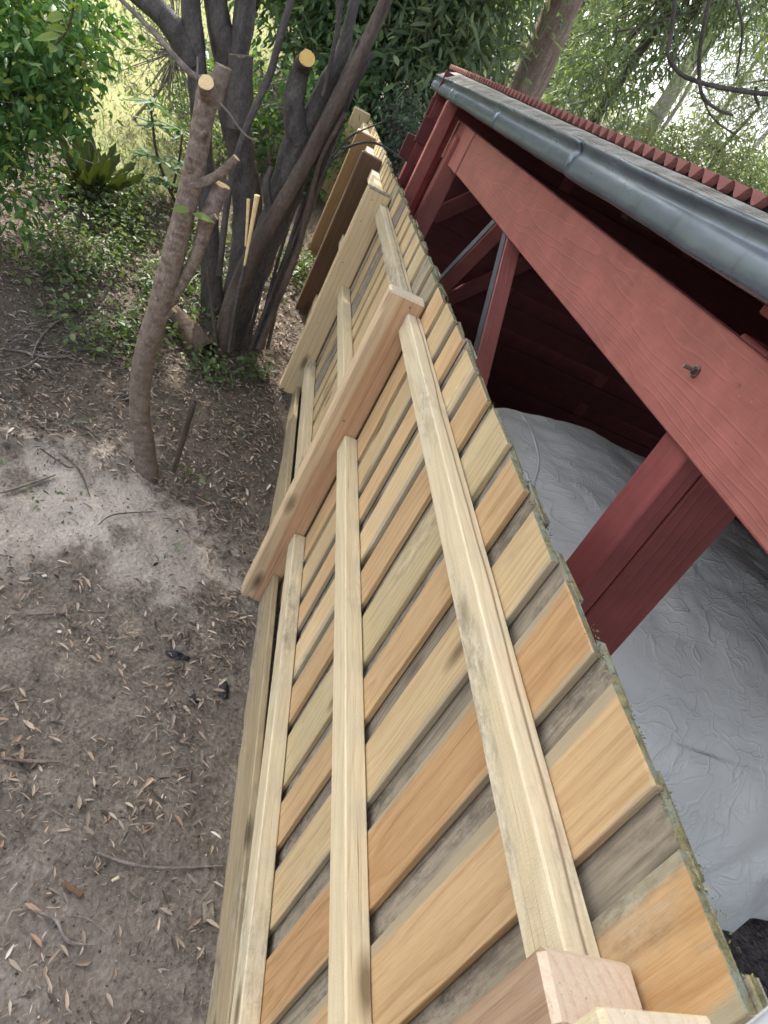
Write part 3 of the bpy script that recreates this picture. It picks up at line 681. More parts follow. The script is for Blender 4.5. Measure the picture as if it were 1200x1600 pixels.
# leaf guard mesh over the gutter: long wires and cross wires
V, F = [], []
def lipz(y): return 1.962 - .0205 * y + .105 * (1.02 - .012 * y)
def gpt(t, y):
    x = GX + .004 + t * (.908 - GX - .004)
    z = lipz(y) * (1 - t) + (rz(.908, y) + .042) * t + +.008 * math.sin(math.pi * t) + .0035 * mnoise.noise(Vector((t * 2, y * 3.1, 0))) 
    return Vector((x, y, z))
def bar(a, b, r):
    d = (b - a).normalized(); u = d.cross(Vector((0, 0, 1))).normalized() * r; v = Vector((0, 0, r)); k = len(V)
    V.extend([a - u - v, a + u - v, a + u + v, a - u + v, b - u - v, b + u - v, b + u + v, b - u + v])
    F.extend([(k, k + 1, k + 5, k + 4), (k + 1, k + 2, k + 6, k + 5), (k + 2, k + 3, k + 7, k + 6), (k + 3, k, k + 4, k + 7)])
for t in np.linspace(0, 1, 13):
    yl = np.linspace(-1.4, 5.85, 100)
    for a, b in zip(yl[:-1], yl[1:]): bar(gpt(t, a), gpt(t, b), .0019 if t > 0.01 else .004)
for yv in np.arange(-1.4, 5.85, .0085):
    for t0, t1 in ((0, .34), (.34, .67), (.67, 1)): bar(gpt(t0, yv), gpt(t1, yv), .0014)
link('leaf_guard', mesh_np('leaf_guard', V, F), M['wire'], shed)['kind'] = 'stuff'

# ------------------------------------------------------------------ covered object under a silver cloth
cov = empty('covered_vehicle', (2.1, 2.4, 0), label='low vehicle hidden under a creased silver grey cloth cover inside the shed', cat='covered vehicle')
def cover_surface():
    nu, nv = 190, 110; V, F = [], []
    cx, cy, ax_, ay = 2.02, 2.42, 1.00, 1.04
    for j in range(nv + 1):
        s = j / nv
        for i in range(nu):
            a = 2 * math.pi * i / nu
            ca, sa = math.cos(a), math.sin(a)
            k = (abs(ca) ** 3.2 + abs(sa) ** 3.2) ** (-1 / 3.2)
            # s 0..0.55 the top, then down the sides
            ph = s * math.pi / 2
            r = 1.06 * math.sin(ph) ** .50; z = 1.02 * max(0.0, math.cos(ph)) ** .46
            x, y = cx + ax_ * r * k * ca, cy + ay * r * k * sa
            # slopes down towards the near end
            z *= 1.0 - .10 * max(0, (2.2 - y)) - .03 * max(0, x - 2.2)
            p = Vector((x, y, z))
            f1 = mnoise.fractal(p * 2.2, 1.0, 2.0, 3); f2 = abs(mnoise.fractal(p * 6.5 + Vector((3, 1, 2)), 1.0, 2.0, 3))
            f3 = abs(mnoise.noise(Vector((p.x * 16, p.y * 16, p.z * 5))))
            h = .026 * f1 - .010 * f2 - .002 * f3
            fold = 0.0
            if s > .6: fold = .020 * (s - .6) / .4 * math.sin(a * 19 + 4 * f1)
            q = Vector((ca, sa, 0)) * (h * .6 + fold) + Vector((0, 0, 1)) * h * (1 if s < .6 else .4)
            p = p + q
            if s > .97: p.z = max(p.z, .015 + .012 * (1 + math.sin(a * 17)))
            V.append(p)
    for j in range(nv):
        for i in range(nu):
            i2 = (i + 1) % nu
            F.append((j * nu + i, j * nu + i2, (j + 1) * nu + i2, (j + 1) * nu + i))
    return mesh_np('cloth_cover', V, F, True)
cme = cover_surface()
cvo = link('cloth_cover', cme, M['cover'], cov)
# stitched piping that crosses the far corner of the cover
from mathutils.bvhtree import BVHTree
bvh = BVHTree.FromPolygons([v.co.copy() for v in cme.vertices], [tuple(p.vertices) for p in cme.polygons])
pts = []
for (px, py) in ((797, 643), (815, 648), (828, 668), (838, 695), (842, 725), (836, 750), (832, 775)):
    d = (AX * (px - 600) + AY * (py - 800) + AZ * FPX).normalized()
    hit = bvh.ray_cast(EYE, d)
    if hit[0] is not None: pts.append(hit[0] + hit[1].normalized() * .002)
if len(pts) > 2: tube('piping', pts, [.006] * len(pts), M['piping'], cov, 6)

# ------------------------------------------------------------------ trees
def path(px, Y, base=None):
    """points and radii from (pixel x, pixel y, width in pixels[, depth offset])"""
    P, R = [], []
    for q in px:
        p, s = at(q[0], q[1], Y + (q[3] if len(q) > 3 else 0)); P.append(p); R.append(q[2] * s * .5)
    return P, R
# the lopped tree in front
t = empty('lopped_tree', at_ground(228, 737)[0], label='slender brown tree lopped to bare stubs standing on the sandy patch', cat='tree')
Y0 = at_ground(228, 737)[0].y
P, R = path([(232, 745, 36), (226, 700, 34), (218, 640, 34), (222, 580, 36), (240, 510, 38), (257, 450, 38), (272, 395, 38), (286, 340, 37), (298, 290, 37), (309, 235, 36), (318, 185, 38), (324, 150, 40), (330, 128, 34)], Y0)
R = [r * .92 for r in R]
trunk = tube('trunk', P, R, M['bark_light'], t, 16, .10, 1)
def limb(px, Y, name='branch', cut=None, mat=None, sides=9, seed=0, parent=None, wob=.08):
    P, R = path(px, Y); return tube(name, P, R, mat or M['bark_light'], parent or t, sides, wob, seed, cut)
limb([(326, 160, 30), (325, 145, 27, -.05), (322, 129, 24, -.12)], Y0, 'stub', M['cut'])
limb([(330, 165, 30), (340, 135, 27), (349, 103, 26)], Y0, 'stub', M['cut_old'])
limb([(308, 175, 10), (318, 130, 10), (316, 117, 11)], Y0 + .03, 'stub', M['cut_old'])
limb([(322, 126, 9), (300, 116, 10), (270, 85, 9), (235, 45, 8), (190, 0, 7), (150, -45, 6)], Y0 + .02, mat=M['bark_twig'])
limb([(300, 288, 18), (325, 282, 16), (348, 268, 14), (370, 246, 13)], Y0 - .02, 'stub', M['cut'])
limb([(258, 482, 16), (287, 438, 19), (309, 392, 21), (321, 352, 24), (333, 322, 28), (347, 288, 26)], Y0 + .01, 'branch', M['cut'])
limb([(318, 345, 14), (330, 342, 12), (338, 338, 11)], Y0 - .03, 'stub', M['cut'])
limb([(252, 500, 14), (262, 492, 11), (273, 484, 11)], Y0 - .01, 'stub', M['cut'])
limb([(342, 160, 4), (356, 175, 4), (370, 195, 3.5), (385, 212, 3), (405, 222, 2)], Y0 - .03, 'twig', mat=M['bark_twig'], sides=5)
limb([(308, 122, 4), (309, 105, 3.5), (309, 88, 3)], Y0 - .02, 'twig', mat=M['bark_twig'], sides=5)
limb([(296, 268, 14), (293, 250, 10), (296, 246, 7)], Y0 - .04, 'stub', M['cut_old'])
limb([(318, 212, 14), (322, 208, 11, -.05), (324, 206, 9, -.075)], Y0 - .02, 'stub', M['cut_old'])
C, D, Nn, Ls, Ws = [], [], [], [], []
for (px, py, dx, dy, l) in ((296, 330, -26, -6, .09), (300, 333, 36, 12, .10)):
    a, s = at(px, py, Y0 - .06); b, _ = at(px + dx, py + dy, Y0 - .09)
    C.append(a); D.append(b - a); Nn.append((.1, -.5, .8)); Ls.append((b - a).length * 1.05); Ws.append(.035)
V, F = leaves_np(np.array(C), np.array(D), np.array(Nn), np.array(Ls), np.array(Ws), .1)
link('leaf', mesh_np('leaf', V, F), M['lf_lime'], t)
# vine tied round its foot
V = []
# small weed stem beside it
w_ = tube('dead_stem', *path([(272, 735, 8), (285, 690, 9), (300, 640, 9), (305, 628, 6)], at_ground(272, 737)[0].y), M['bark_brown'], None, 7, .08, 3)
tag(w_, 'thin bare brown stem poking up beside the foot of the lopped tree', 'stem')

# dark multi-stemmed tree that shades the place
BY = at_ground(350, 550)[0].y
dk = empty('shade_tree', at_ground(352, 548)[0], label='dark barked tree with many leaning stems behind the lopped tree', cat='tree')
def stem(px, dY=0.0, name='stem', mat='bark_dark', cut=None, sides=12, seed=0, wob=.12):
    P, R = path(px, BY + dY); R = [r * .86 for r in R]; return tube(name, P, R, M[mat], dk, sides, wob, seed, M[cut] if cut else None)
stem([(332, 505, 44), (331, 440, 38), (328, 380, 36), (322, 300, 34), (316, 220, 34), (310, 140, 36), (303, 60, 38), (296, -30, 36), (290, -160, 34)], .35, seed=1)
stem([(300, 105, 40), (280, 60, 42), (255, 25, 40), (215, -10, 36), (150, -60, 30)], .33, seed=2)
stem([(372, 470, 60), (385, 390, 58), (386, 310, 54), (376, 240, 50), (362, 170, 48), (352, 90, 46), (338, 10, 44), (330, -120, 40)], .40, seed=3)
stem([(372, 200, 44), (376, 140, 46), (376, 86, 46)], .25, 'stub', cut='cut_old', seed=4)
stem([(355, 160, 40), (368, 100, 40), (380, 40, 40), (385, -40, 38), (380, -160, 34)], .40, seed=5)
stem([(354, 552, 50), (385, 455, 50), (412, 390, 52), (440, 310, 54), (462, 235, 58), (470, 205, 56)], .12, seed=6)
stem([(466, 225, 44), (459, 170, 42), (463, 132, 36), (472, 106, 33, -.03), (480, 91, 30, -.12)], .10, 'stub', cut='cut_yellow', seed=7)
stem([(474, 215, 40), (495, 165, 36), (515, 125, 34), (532, 90, 30), (545, 40, 20), (560, -20, 16)], .14, seed=8)
stem([(345, 550, 34), (365, 470, 36), (395, 400, 34), (440, 320, 30), (480, 250, 28), (520, 170, 28), (558, 95, 26), (590, 30, 24), (612, -20, 24)], -.04, mat='bark_brown', seed=9)
stem([(398, 548, 18), (425, 470, 20), (455, 395, 20), (487, 310, 18), (515, 230, 18), (545, 150, 16), (580, 80, 14)], .05, seed=10)
stem([(405, 545, 12), (430, 480, 12), (462, 400, 12), (480, 330, 12), (500, 250, 10), (540, 175, 10)], -.03, mat='bark_brown', seed=11)
for i, (xa, xb, xc) in enumerate(((392, 470, 528), (410, 462, 515), (418, 468, 522), (400, 452, 505), (385, 440, 512))):
    stem([(xa, 545, 7), ((xa + xb) / 2 - 3, 450, 6), (xb, 350, 6), (xc, 215, 5), (xc + 30, 110, 4)], .02 * i, 'thin_stem', sides=6, seed=20 + i, wob=.05)
stem([(343, 430, 12), (352, 340, 12), (365, 265, 12), (385, 200, 13), (420, 120, 14), (440, 50, 14), (458, -10, 14)], -.12, 'thin_stem', 'bark_dark', sides=8, seed=30)
stem([(338, 540, 8), (330, 470, 6), (322, 400, 5), (316, 330, 4)], -.1, 'thin_stem', 'bark_brown', sides=6, seed=31)
for (a, b, c2, d2) in (((505, 150, 9), (520, 80, 8), (535, 0, 8), 0), ((528, 60, 8), (528, 0, 8), (527, -60, 8), .1), ((500, 190, 6), (530, 130, 6), (560, 60, 5), -.05)):
    stem([a, b, c2], d2, 'thin_stem', sides=6)
stem([(383, 390, 3), (386, 350, 5), (388, 311, 7)], -.22, 'shoot', 'cut_plain', 'cut_plain', 7, 40, .03)
stem([(380, 425, 3), (392, 360, 7), (402, 305, 11)], -.24, 'shoot', 'cut_plain', 'cut_plain', 8, 41, .03)
stem([(425, 340, 16), (418, 310, 16), (416, 285, 14), (424, 260, 9)], -.02, 'stub', 'bark_dark', seed=42)
stem([(362, 548, 7), (370, 490, 6), (380, 420, 5), (383, 385, 4)], -.23, 'thin_stem', sides=6, wob=.05)
stem([(358, 550, 8), (366, 490, 7), (376, 440, 6), (382, 415, 5)], -.25, 'thin_stem', sides=6, wob=.05)
for q in ([(535, 232, 5), (575, 222, 5), (605, 232, 4), (630, 250, 3)], [(520, 245, 4), (545, 215, 4), (575, 200, 3), (600, 190, 3)], [(480, 300, 4), (520, 250, 4), (555, 225, 3)]):
    stem(q, .25, 'twig', 'bark_dark', sides=5, wob=0)
# its crown, mostly above the frame
foliage('crown', [(-1.4, 5.6, 5.6, 2.2, 2.6, 1.3), (.8, 6.0, 5.9, 2.2, 2.6, 1.4), (2.8, 6.2, 6.0, 2.0, 2.4, 1.3), (0, 4.2, 5.6, 2.4, 1.8, 1.0)], 1500, 40, .26, .15, .055, M['lf_dark'], dk, .3, M['bark_dark'], (.3, 4.9, 4.2))
P, R = path([(296, -30, 30), (285, -200, 30), (330, -420, 26)], BY + .4); tube('stem', P, R, M['bark_dark'], dk, 10, .1, 50)
# drooping branches at the right, hanging from the crown
for q in ([(1058, -90, 7), (1054, 0, 7), (1049, 50, 6.5), (1044, 86, 6), (1062, 114, 6.5), (1092, 128, 7), (1140, 139, 7.5), (1200, 147, 8), (1290, 150, 9)],
          [(1120, -70, 7), (1108, 0, 7), (1096, 60, 7), (1092, 110, 6), (1098, 150, 6), (1120, 170, 5), (1145, 180, 4)],
          [(1092, 90, 4), (1094, 130, 4), (1105, 170, 3), (1125, 195, 3), (1150, 210, 2)],
          [(1182, 135, 5), (1180, 150, 5), (1186, 165, 4)], [(1150, 0, 4), (1160, 50, 4), (1150, 120, 3)], [(1030, 130, 3), (1075, 60, 3), (1110, 0, 3)], [(960, 50, 3), (1010, 40, 3), (1100, 10, 3)]):
    P, R = path(q, 4.6); tube('hanging_branch', P, R, M['bark_dark'], dk, 7, .1)

# fallen log stub left of the stems
a, _ = at_ground(318, 560); b, _ = at_ground(262, 505)
lg = tube('tree_stump', [b + Vector((0, 0, .06)), (a + b) / 2 + Vector((0, 0, .05)), a + Vector((0, 0, .03))], [.06, .07, .085], M['bark_log'], None, 14, .12, 5)
tag(lg, 'short piece of rough barked log lying against the dark stems', 'log')

def tree(name, label, base, h, r, crown, leafmat, barkmat, L, W, nclump, per, sig, droop=.4, group=None, lean=(0, 0), cat='tree', top=None):
    x, y = base; z = ground(x, y) if not (x > 0.62 and y < 5.7) else 0
    e = empty(name, (x, y, z), label=label, cat=cat, group=group)
    P = [Vector((x + lean[0] * t + .12 * math.sin(t * 5 + x), y + lean[1] * t, z - .1 + h * t)) for t in (0, .2, .4, .6, .8, 1.0)]
    if r > 0: tube('trunk', P, [r * (1.12 - .5 * t) for t in (0, .2, .4, .6, .8, 1)], barkmat, e, 14, .10, x)
    foliage('crown', crown, nclump, per, sig, L, W, leafmat, e, droop, barkmat, tuple(P[3] if r > 0 else P[1]))
    return e
# left: glossy hanging shrub
def bl(px, py, Y, rx, ry, rz_): p, _ = at(px, py, Y); return (p.x, p.y, p.z, rx, ry, rz_)
p = at_ground(-60, 330)[0]
sh = empty('glossy_shrub', p, label='glossy leaved green shrub hanging over the left edge above the leaf litter', cat='shrub')
foliage('crown', [bl(20, 50, 4.3, .36, .4, .28), bl(88, 85, 4.6, .18, .3, .20), bl(112, 150, 4.7, .09, .2, .12), bl(20, 150, 4.2, .28, .3, .26), bl(62, 170, 4.5, .12, .2, .13), bl(5, 260, 4.1, .15, .2, .2), bl(50, 330, 4.05, .06, .08, .10), bl(90, 20, 4.9, .26, .3, .2), bl(-80, 120, 4.3, .4, .5, .6)], 560, 15, .07, .058, .025, M['lf_glossy'], sh, .35, M['bark_twig'], tuple(at(-60, 150, 4.5)[0]))
tube('stem', [p, at(-80, 200, 4.6)[0], at(-60, 60, 4.6)[0]], [.04, .035, .02], M['bark_twig'], sh, 8, .1)
# overhanging light green spray at top left (bigger leaves, closer)
sp = empty('leafy_sprig', at(115, 0, 3.2)[0], label='close sprig of large pale green leaves drooping in front of the shrub', cat='sprig')
P, R = path([(112, -40, 5), (115, 5, 4), (105, 45, 4), (85, 72, 3)], 3.2); tube('twig', P, R, M['bark_brown'], sp, 6)
C, D, Nn, Ls, Ws = [], [], [], [], []
lfm = []
for (px, py, dx, dy) in ((105, 48, -30, -8), (100, 22, -28, 8), (108, 15, 18, -14), (85, 70, -6, 10), (104, 45, -8, -25), (112, 0, 14, 20), (96, 55, -42, 4)):
    a, s = at(px, py, 3.2); b, _ = at(px + dx, py + dy, 3.15)
    V, F = leaves_np(np.array([a]), np.array([b - a]), np.array([(.2, -.4, .7)]), np.array([(b - a).length]), np.array([.036]), .12)
    link('leaf', mesh_np('leaf', V, F), M['lf_lime'], sp)

# bird's nest fern
fb = at_ground(145, 305)[0]
fe = empty('nest_fern', fb, label="clump of upright strap fronds with wavy edges at the edge of the lawn", cat='fern')
def frond(px0, py0, px1, py1, wpx, dy):
    a, s = at(px0, py0, fb.y + .02); b, _ = at(px1, py1, fb.y + dy); V, F = [], []
    side = AX * .5 + Vector((.8, .15, 0)); d = (b - a); side = (side - d * side.dot(d) / d.length_squared).normalized(); nrm = side.cross(d).normalized()
    N = 12
    for i in range(N + 1):
        t = i / N; c = a + d * t + nrm * .06 * math.sin(t * 2.2) - Vector((0, 0, .05 * t * t))
        wv = wpx * s * (.25 + .75 * math.sin(min(1, t * 1.25 + .12) * math.pi * .62)) * (1 if t < .85 else (1 - (t - .85) / .16)) * (1 + .22 * math.sin(i * 2.3 + px1))
        V += [c - side * wv * .5 + nrm * .015, c, c + side * wv * .5 + nrm * .015]
    for i in range(N):
        k = i * 3; F += [(k, k + 1, k + 4, k + 3), (k + 1, k + 2, k + 5, k + 4)]
    link('frond', mesh_np('frond', V, F, True), M['lf_fern'], fe)
for (x1, y1, dy) in ((95, 195, .1), (100, 240, -.1), (117, 185, .15), (122, 215, 0), (131, 225, -.1), (140, 215, .1), (150, 212, .15), (160, 220, -.05), (170, 232, .05), (178, 235, -.1), (193, 236, .1), (205, 255, -.1), (218, 250, .1), (232, 262, 0), (103, 215, .12), (126, 196, .18), (145, 200, .2), (186, 222, .15), (110, 262, -.2), (150, 245, -.2), (135, 250, -.25), (92, 262, -.1)):
    frond(118 + (x1 - 140) * .30 + 22, 302, x1, y1 - 8, 11, dy)

# lance leaved sapling in front of the lawn
lb = at_ground(285, 330)[0]
ls = empty('lance_leaf_sapling', lb, label='sapling with whorls of long dark drooping leaves in front of the pale lawn', cat='sapling')
P, R = path([(285, 335, 6), (262, 290, 5), (245, 240, 5), (238, 190, 4), (235, 160, 3)], lb.y); tube('stem', P, R, M['bark_brown'], ls, 6)
P, R = path([(268, 300, 4), (280, 250, 4), (285, 205, 3)], lb.y + .1); tube('stem', P, R, M['bark_brown'], ls, 6)
k = 0
for (cx, cy, nn, ln) in ((238, 160, 9, 46), (244, 195, 8, 42), (285, 205, 8, 40), (250, 250, 8, 42), (262, 285, 8, 44), (230, 240, 6, 36), (290, 260, 7, 38), (275, 320, 6, 34)):
    for j in range(nn):
        an = j / nn * 2 * math.pi + random.uniform(-.3, .3); c, s = at(cx, cy, lb.y + random.uniform(-.1, .1))
        d = Vector((math.cos(an), math.sin(an), random.uniform(-.35, .15)))
        V, F = leaves_np(np.array([c]), np.array([d]), np.array([(0, 0, 1.0)]), np.array([ln * s * random.uniform(.8, 1.2)]), np.array([ln * s * .24]), .15)
        link('leaf', mesh_np('leaf', V, F), M['lf_dark'], ls)

# low bushes and fine twiggy shrub on the lawn edge
q = at_ground(215, 200)[0]
tree('wispy_shrub', 'thin wispy shrub with tiny leaves on the sunlit lawn', (q.x, q.y), 1.2, .012, [(q.x, q.y, q.z + .45, .40, .35, .40), (q.x - .15, q.y, q.z + .9, .22, .2, .3), (q.x + .5, q.y - .2, q.z + .3, .4, .3, .3)], M['lf_pale'], M['bark_twig'], .045, .018, 150, 12, .09, .1, cat='shrub')
q = at_ground(400, 300)[0]
tree('low_green_bush', 'low green bush growing behind the dark leaning stems', (q.x, q.y + .8), .7, .015, [(q.x, q.y + .8, q.z + .35, .5, .4, .5), (q.x - .5, q.y + .6, q.z + .35, .4, .4, .45), (q.x + .45, q.y + .6, q.z + .3, .35, .35, .4)], M['lf_glossy'], M['bark_twig'], .07, .03, 230, 16, .10, .2, cat='bush')
# background shrubs and trees
tree('dense_shrub', 'tall dense dark shrub with drooping leaves between fence and shed roof', (1.1, 9.2), 3.0, .07, [(.2, 9.2, 2.6, 1.0, .9, 1.2), (.95, 9.0, 2.7, .75, .8, 1.1), (.9, 9.4, 3.8, .9, .9, 1.0), (-.2, 9.6, 3.6, 1.0, .9, .9), (1.1, 8.6, 1.7, .5, .5, .8)], M['lf_mid'], M['bark_brown'], .15, .038, 760, 30, .22, .8)
tree('blue_grey_bush', 'pale blue grey bush just beyond the end of the fence', (1.0, 8.0), .9, .02, [(.98, 8.0, 1.35, .22, .3, .35), (1.15, 8.1, 1.0, .2, .3, .4)], M['lf_blue'], M['bark_twig'], .05, .018, 120, 26, .06, .2, cat='bush')
tree('broad_shrub', 'broad mid green shrub behind the dark stems on the lawn side', (-.8, 9.5), 2.6, .06, [(-.6, 9.8, 2.5, 1.0, .8, .9), (.1, 9.0, 2.1, .7, .6, .7), (-.2, 9.5, 3.4, 1.2, .9, .8), (.35, 8.2, 1.25, .45, .5, .5)], M['lf_dark'], M['bark_brown'], .11, .042, 620, 30, .18, .4)
tree('hedge_tree', 'bushy tree at the far top edge of the lawn', (-3.8, 15.5), 3.0, .08, [(-3.0, 15.5, 3.0, 1.6, 1.0, 1.2), (-5.5, 15.8, 3.4, 1.8, 1.0, 1.4), (-1.6, 15.0, 3.0, 1.3, .9, 1.2), (-4, 16, 4.6, 2.4, 1.2, 1.2)], M['lf_mid'], M['bark_brown'], .16, .06, 620, 24, .30, .3)
gum = tree('gum_tree', 'big gum tree with flaking pinkish bark rising behind the shed roof', (2.27, 9.5), 8.0, .19, [(2.0, 12.6, 5.4, 1.4, 1.1, 1.0), (3.6, 12.8, 6.2, 1.6, 1.2, 1.0), (2.6, 12.4, 7.4, 2.2, 1.6, 1.2), (1.9, 12.6, 3.2, .8, .7, .8), (3.7, 12.7, 3.1, .8, .6, .8)], M['lf_mid'], M['bark_gum'], .15, .03, 420, 22, .26, .9, lean=(-.06, 0))
P, R = path([(820, 70, 9), (780, 65, 8), (740, 70, 6), (700, 66, 4)], 9.5); tube('branch', P, R, M['bark_dark'], gum, 7, .1)
tree('leafy_gum', 'leafy gum with hanging foliage right of the big gum trunk', (4.1, 12.0), 5.5, .07, [(3.9, 12.0, 3.3, .8, .7, 1.0), (4.2, 12.2, 4.3, 1.0, .8, .9), (3.3, 11.6, 2.8, .5, .5, .7), (4.9, 12.4, 4.8, 1.0, .8, .8)], M['lf_mid'], M['bark_brown'], .19, .03, 250, 22, .22, 1.0)
tree('pale_gum', 'pale thin trunked gum in the gap under the bright sky', (7.1, 18.2), 9.0, .17, [(7.4, 18.5, 7.6, 2.0, 1.4, 1.4), (5.6, 18.4, 6.2, 1.2, 1.0, 1.0), (8.9, 18.6, 6.0, 1.2, 1.0, 1.2), (6.0, 18.0, 4.6, .6, .6, .8)], M['lf_pale'], M['bark_pale'], .20, .03, 300, 20, .34, .8, lean=(.25, 0))
tree('lime_bush', 'rounded lime green bush above the roof at the right', (8.3, 16.5), 2.4, .05, [(8.2, 16.5, 2.9, 1.1, .9, .75), (9.6, 16.8, 2.7, 1.0, .9, .8), (6.9, 16.8, 2.5, .9, .8, .6)], M['lf_pale'], M['bark_twig'], .10, .03, 420, 26, .17, .2, cat='bush')
tree('casuarina', 'feathery grey green tree filling the right edge against the sky', (9.6, 15.2), 7.0, .10, [(7.0, 15.2, 3.9, .9, .8, .7), (6.4, 15.0, 4.9, .9, .8, .7), (7.8, 15.4, 4.6, .8, .8, .8), (5.6, 15.2, 5.6, 1.0, .8, .7), (8.2, 15.2, 5.8, 1.2, .9, .9), (7.0, 15.0, 6.4, 1.4, .9, .6)], M['lf_pale'], M['bark_dark'], .20, .014, 430, 26, .24, .9)
tree('yellow_green_tree', 'yellow green tree catching the light in the top right corner', (9.2, 13.2), 6.0, .08, [(8.4, 13.2, 5.0, .8, .8, .8), (8.0, 13.0, 5.9, 1.0, .8, .6), (9.2, 13.4, 4.6, .7, .7, .8)], M['lf_lime'], M['bark_brown'], .16, .028, 200, 24, .22, .7)
for i, (x, y, h, r) in enumerate(((8.6, 21, 6, .06), (10.2, 22, 6, .07), (9.3, 23.5, 7, .05), (11.6, 22, 6.5, .08), (6.8, 22, 6, .05))):
    z = ground(x, y); o = tube('bare_sapling', [(x, y, z), (x + .12, y, z + h * .3), (x + .02 + .1 * i, y, z + h * .55), (x + .5 - .2 * i, y, z + h * .8), (x + .3 - .25 * (i % 2), y, z + h)], [r, r * .9, r * .75, r * .6, r * .3], M['bark_pale'], None, 8, .1, i)
    tag(o, 'slim bare pale trunk far off against the sky at the right', 'tree', 'slim far trunks against the sky')
# far wood that closes the view
def mass(name, blobs, n, per, sig, L, W, mat):
    tag(foliage(name, blobs, n, per, sig, L, W, mat, None, .4), 'far woodland closing the view behind the trees', 'woodland', kind='stuff')
mass('far_woodland', [(-12, 24, 4.5, 5, 2, 3), (-5, 24, 5, 4, 2, 3.2), (0, 22, 5, 4, 2, 3.4), (4, 21, 4.4, 3, 2, 3.0), (2, 24, 8, 5, 2, 2.6), (-5, 25, 9, 6, 2, 2.5), (-13, 22, 8, 5, 2, 3)], 2300, 14, .55, .34, .13, M['lf_mid'])
mass('far_scrub', [(8, 27, 2.6, 4, 2, 1.5), (13, 27, 3.0, 4, 2, 1.8), (18, 26, 4.0, 4, 2, 2.6), (5, 26, 3.2, 3, 2, 2.0)], 700, 12, .45, .3, .08, M['lf_pale'])
mass('side_woodland', [(9, 6, 4, 2, 4, 3), (10, 0, 5, 2, 4, 3.5), (-12, 10, 4, 3, 4, 3)], 700, 12, .5, .34, .13, M['lf_mid'])

# ------------------------------------------------------------------ ground cover, litter, sticks
def scatter_leaves(n, region, dens, lmin, lmax, wr, up=.02, tilt=.35):
    x0, x1, y0, y1 = region; X = rng.uniform(x0, x1, n * 3); Yy = rng.uniform(y0, y1, n * 3)
    k = np.array([rng.random() < dens(a, b) for a, b in zip(X, Yy)]); X, Yy = X[k][:n], Yy[k][:n]
    Z = np.array([gz(a, b) for a, b in zip(X, Yy)]) + rng.uniform(.001, up, len(X))
    C = np.stack([X, Yy, Z], 1); D = rng.normal(size=(len(X), 3)); D[:, 2] *= tilt * .5; Nn = rng.normal(size=(len(X), 3)) * tilt; Nn[:, 2] = 1
    L = rng.uniform(lmin, lmax, len(X)); return leaves_np(C, D, Nn, L, L * rng.uniform(wr * .6, wr * 1.2, len(X)), .25)
def litter_density(x, y):
    if x > .52: return 0
    d = .30 + 1.0 * mnoise.fractal(Vector((x * 1.3, y * 1.3, 5.0)), 1.0, 2.0, 3) + .9 * mnoise.noise(Vector((x * 7, y * 7, 1.0)))
    for cx, cy, rx, ry in PATCH:
        e = ((x - cx) / rx) ** 2 + ((y - cy) / ry) ** 2
        if e < 1: d *= .15 + .5 * e
    if y > 2.8: d += .75
    if y < 1.25: d *= .45
    if x < -.25 and y < 2.2: d += .30
    return max(0.03, d)
V, F = scatter_leaves(26000, (-2.6, .55, .45, 5.6), litter_density, .010, .050, .24)
tag(link('leaf_litter', mesh_np('leaf_litter', V, F), M['litter']), 'small dry leaves and bark crumbs scattered over the soil', 'leaf litter', kind='stuff')
V, F = scatter_leaves(22000, (-2.2, .55, .4, 5.0), lambda x, y: .25 + litter_density(x, y) * .7, .006, .028, .14, .012, .3)
tag(link('bark_crumbs', mesh_np('bark_crumbs', V, F), M['litter']), 'fine bark chips and twig crumbs over the soil', 'debris', kind='stuff')
# crumbs of soil and grit
n = 9000; X = rng.uniform(-1.9, .55, n); Yy = .45 + 3.6 * rng.uniform(0, 1, n) ** 1.2
R_ = rng.uniform(.0012, .0042, n) * (1 + 1.2 * (rng.uniform(0, 1, n) > .96))
Z = np.array([gz(a, b) for a, b in zip(X, Yy)]) + R_ * .3
oct_ = np.array([(1, 0, 0), (0, 1, 0), (-1, 0, 0), (0, -1, 0), (0, 0, 1), (0, 0, -1)], float)
V = (np.stack([X, Yy, Z], 1)[:, None, :] + oct_[None] * rng.uniform(.5, 1.3, (n, 6, 1)) * R_[:, None, None]).reshape(-1, 3)
F = (np.arange(n)[:, None, None] * 6 + np.array([(0, 1, 4), (1, 2, 4), (2, 3, 4), (3, 0, 4), (1, 0, 5), (2, 1, 5), (3, 2, 5), (0, 3, 5)])[None]).reshape(-1, 3)
g = G('soil_crumb'); M['crumb'] = g.fin(g.ramp(g.island(), [(0.0, (.055, .045, .038)), (.6, (.15, .125, .105)), (.93, (.28, .25, .22)), (1.0, (.5, .46, .42))]), .95, .1)
tag(link('soil_crumbs', mesh_np('soil_crumbs', V, F), M['crumb']), 'crumbs of soil and grit on the bare ground', 'grit', kind='stuff')
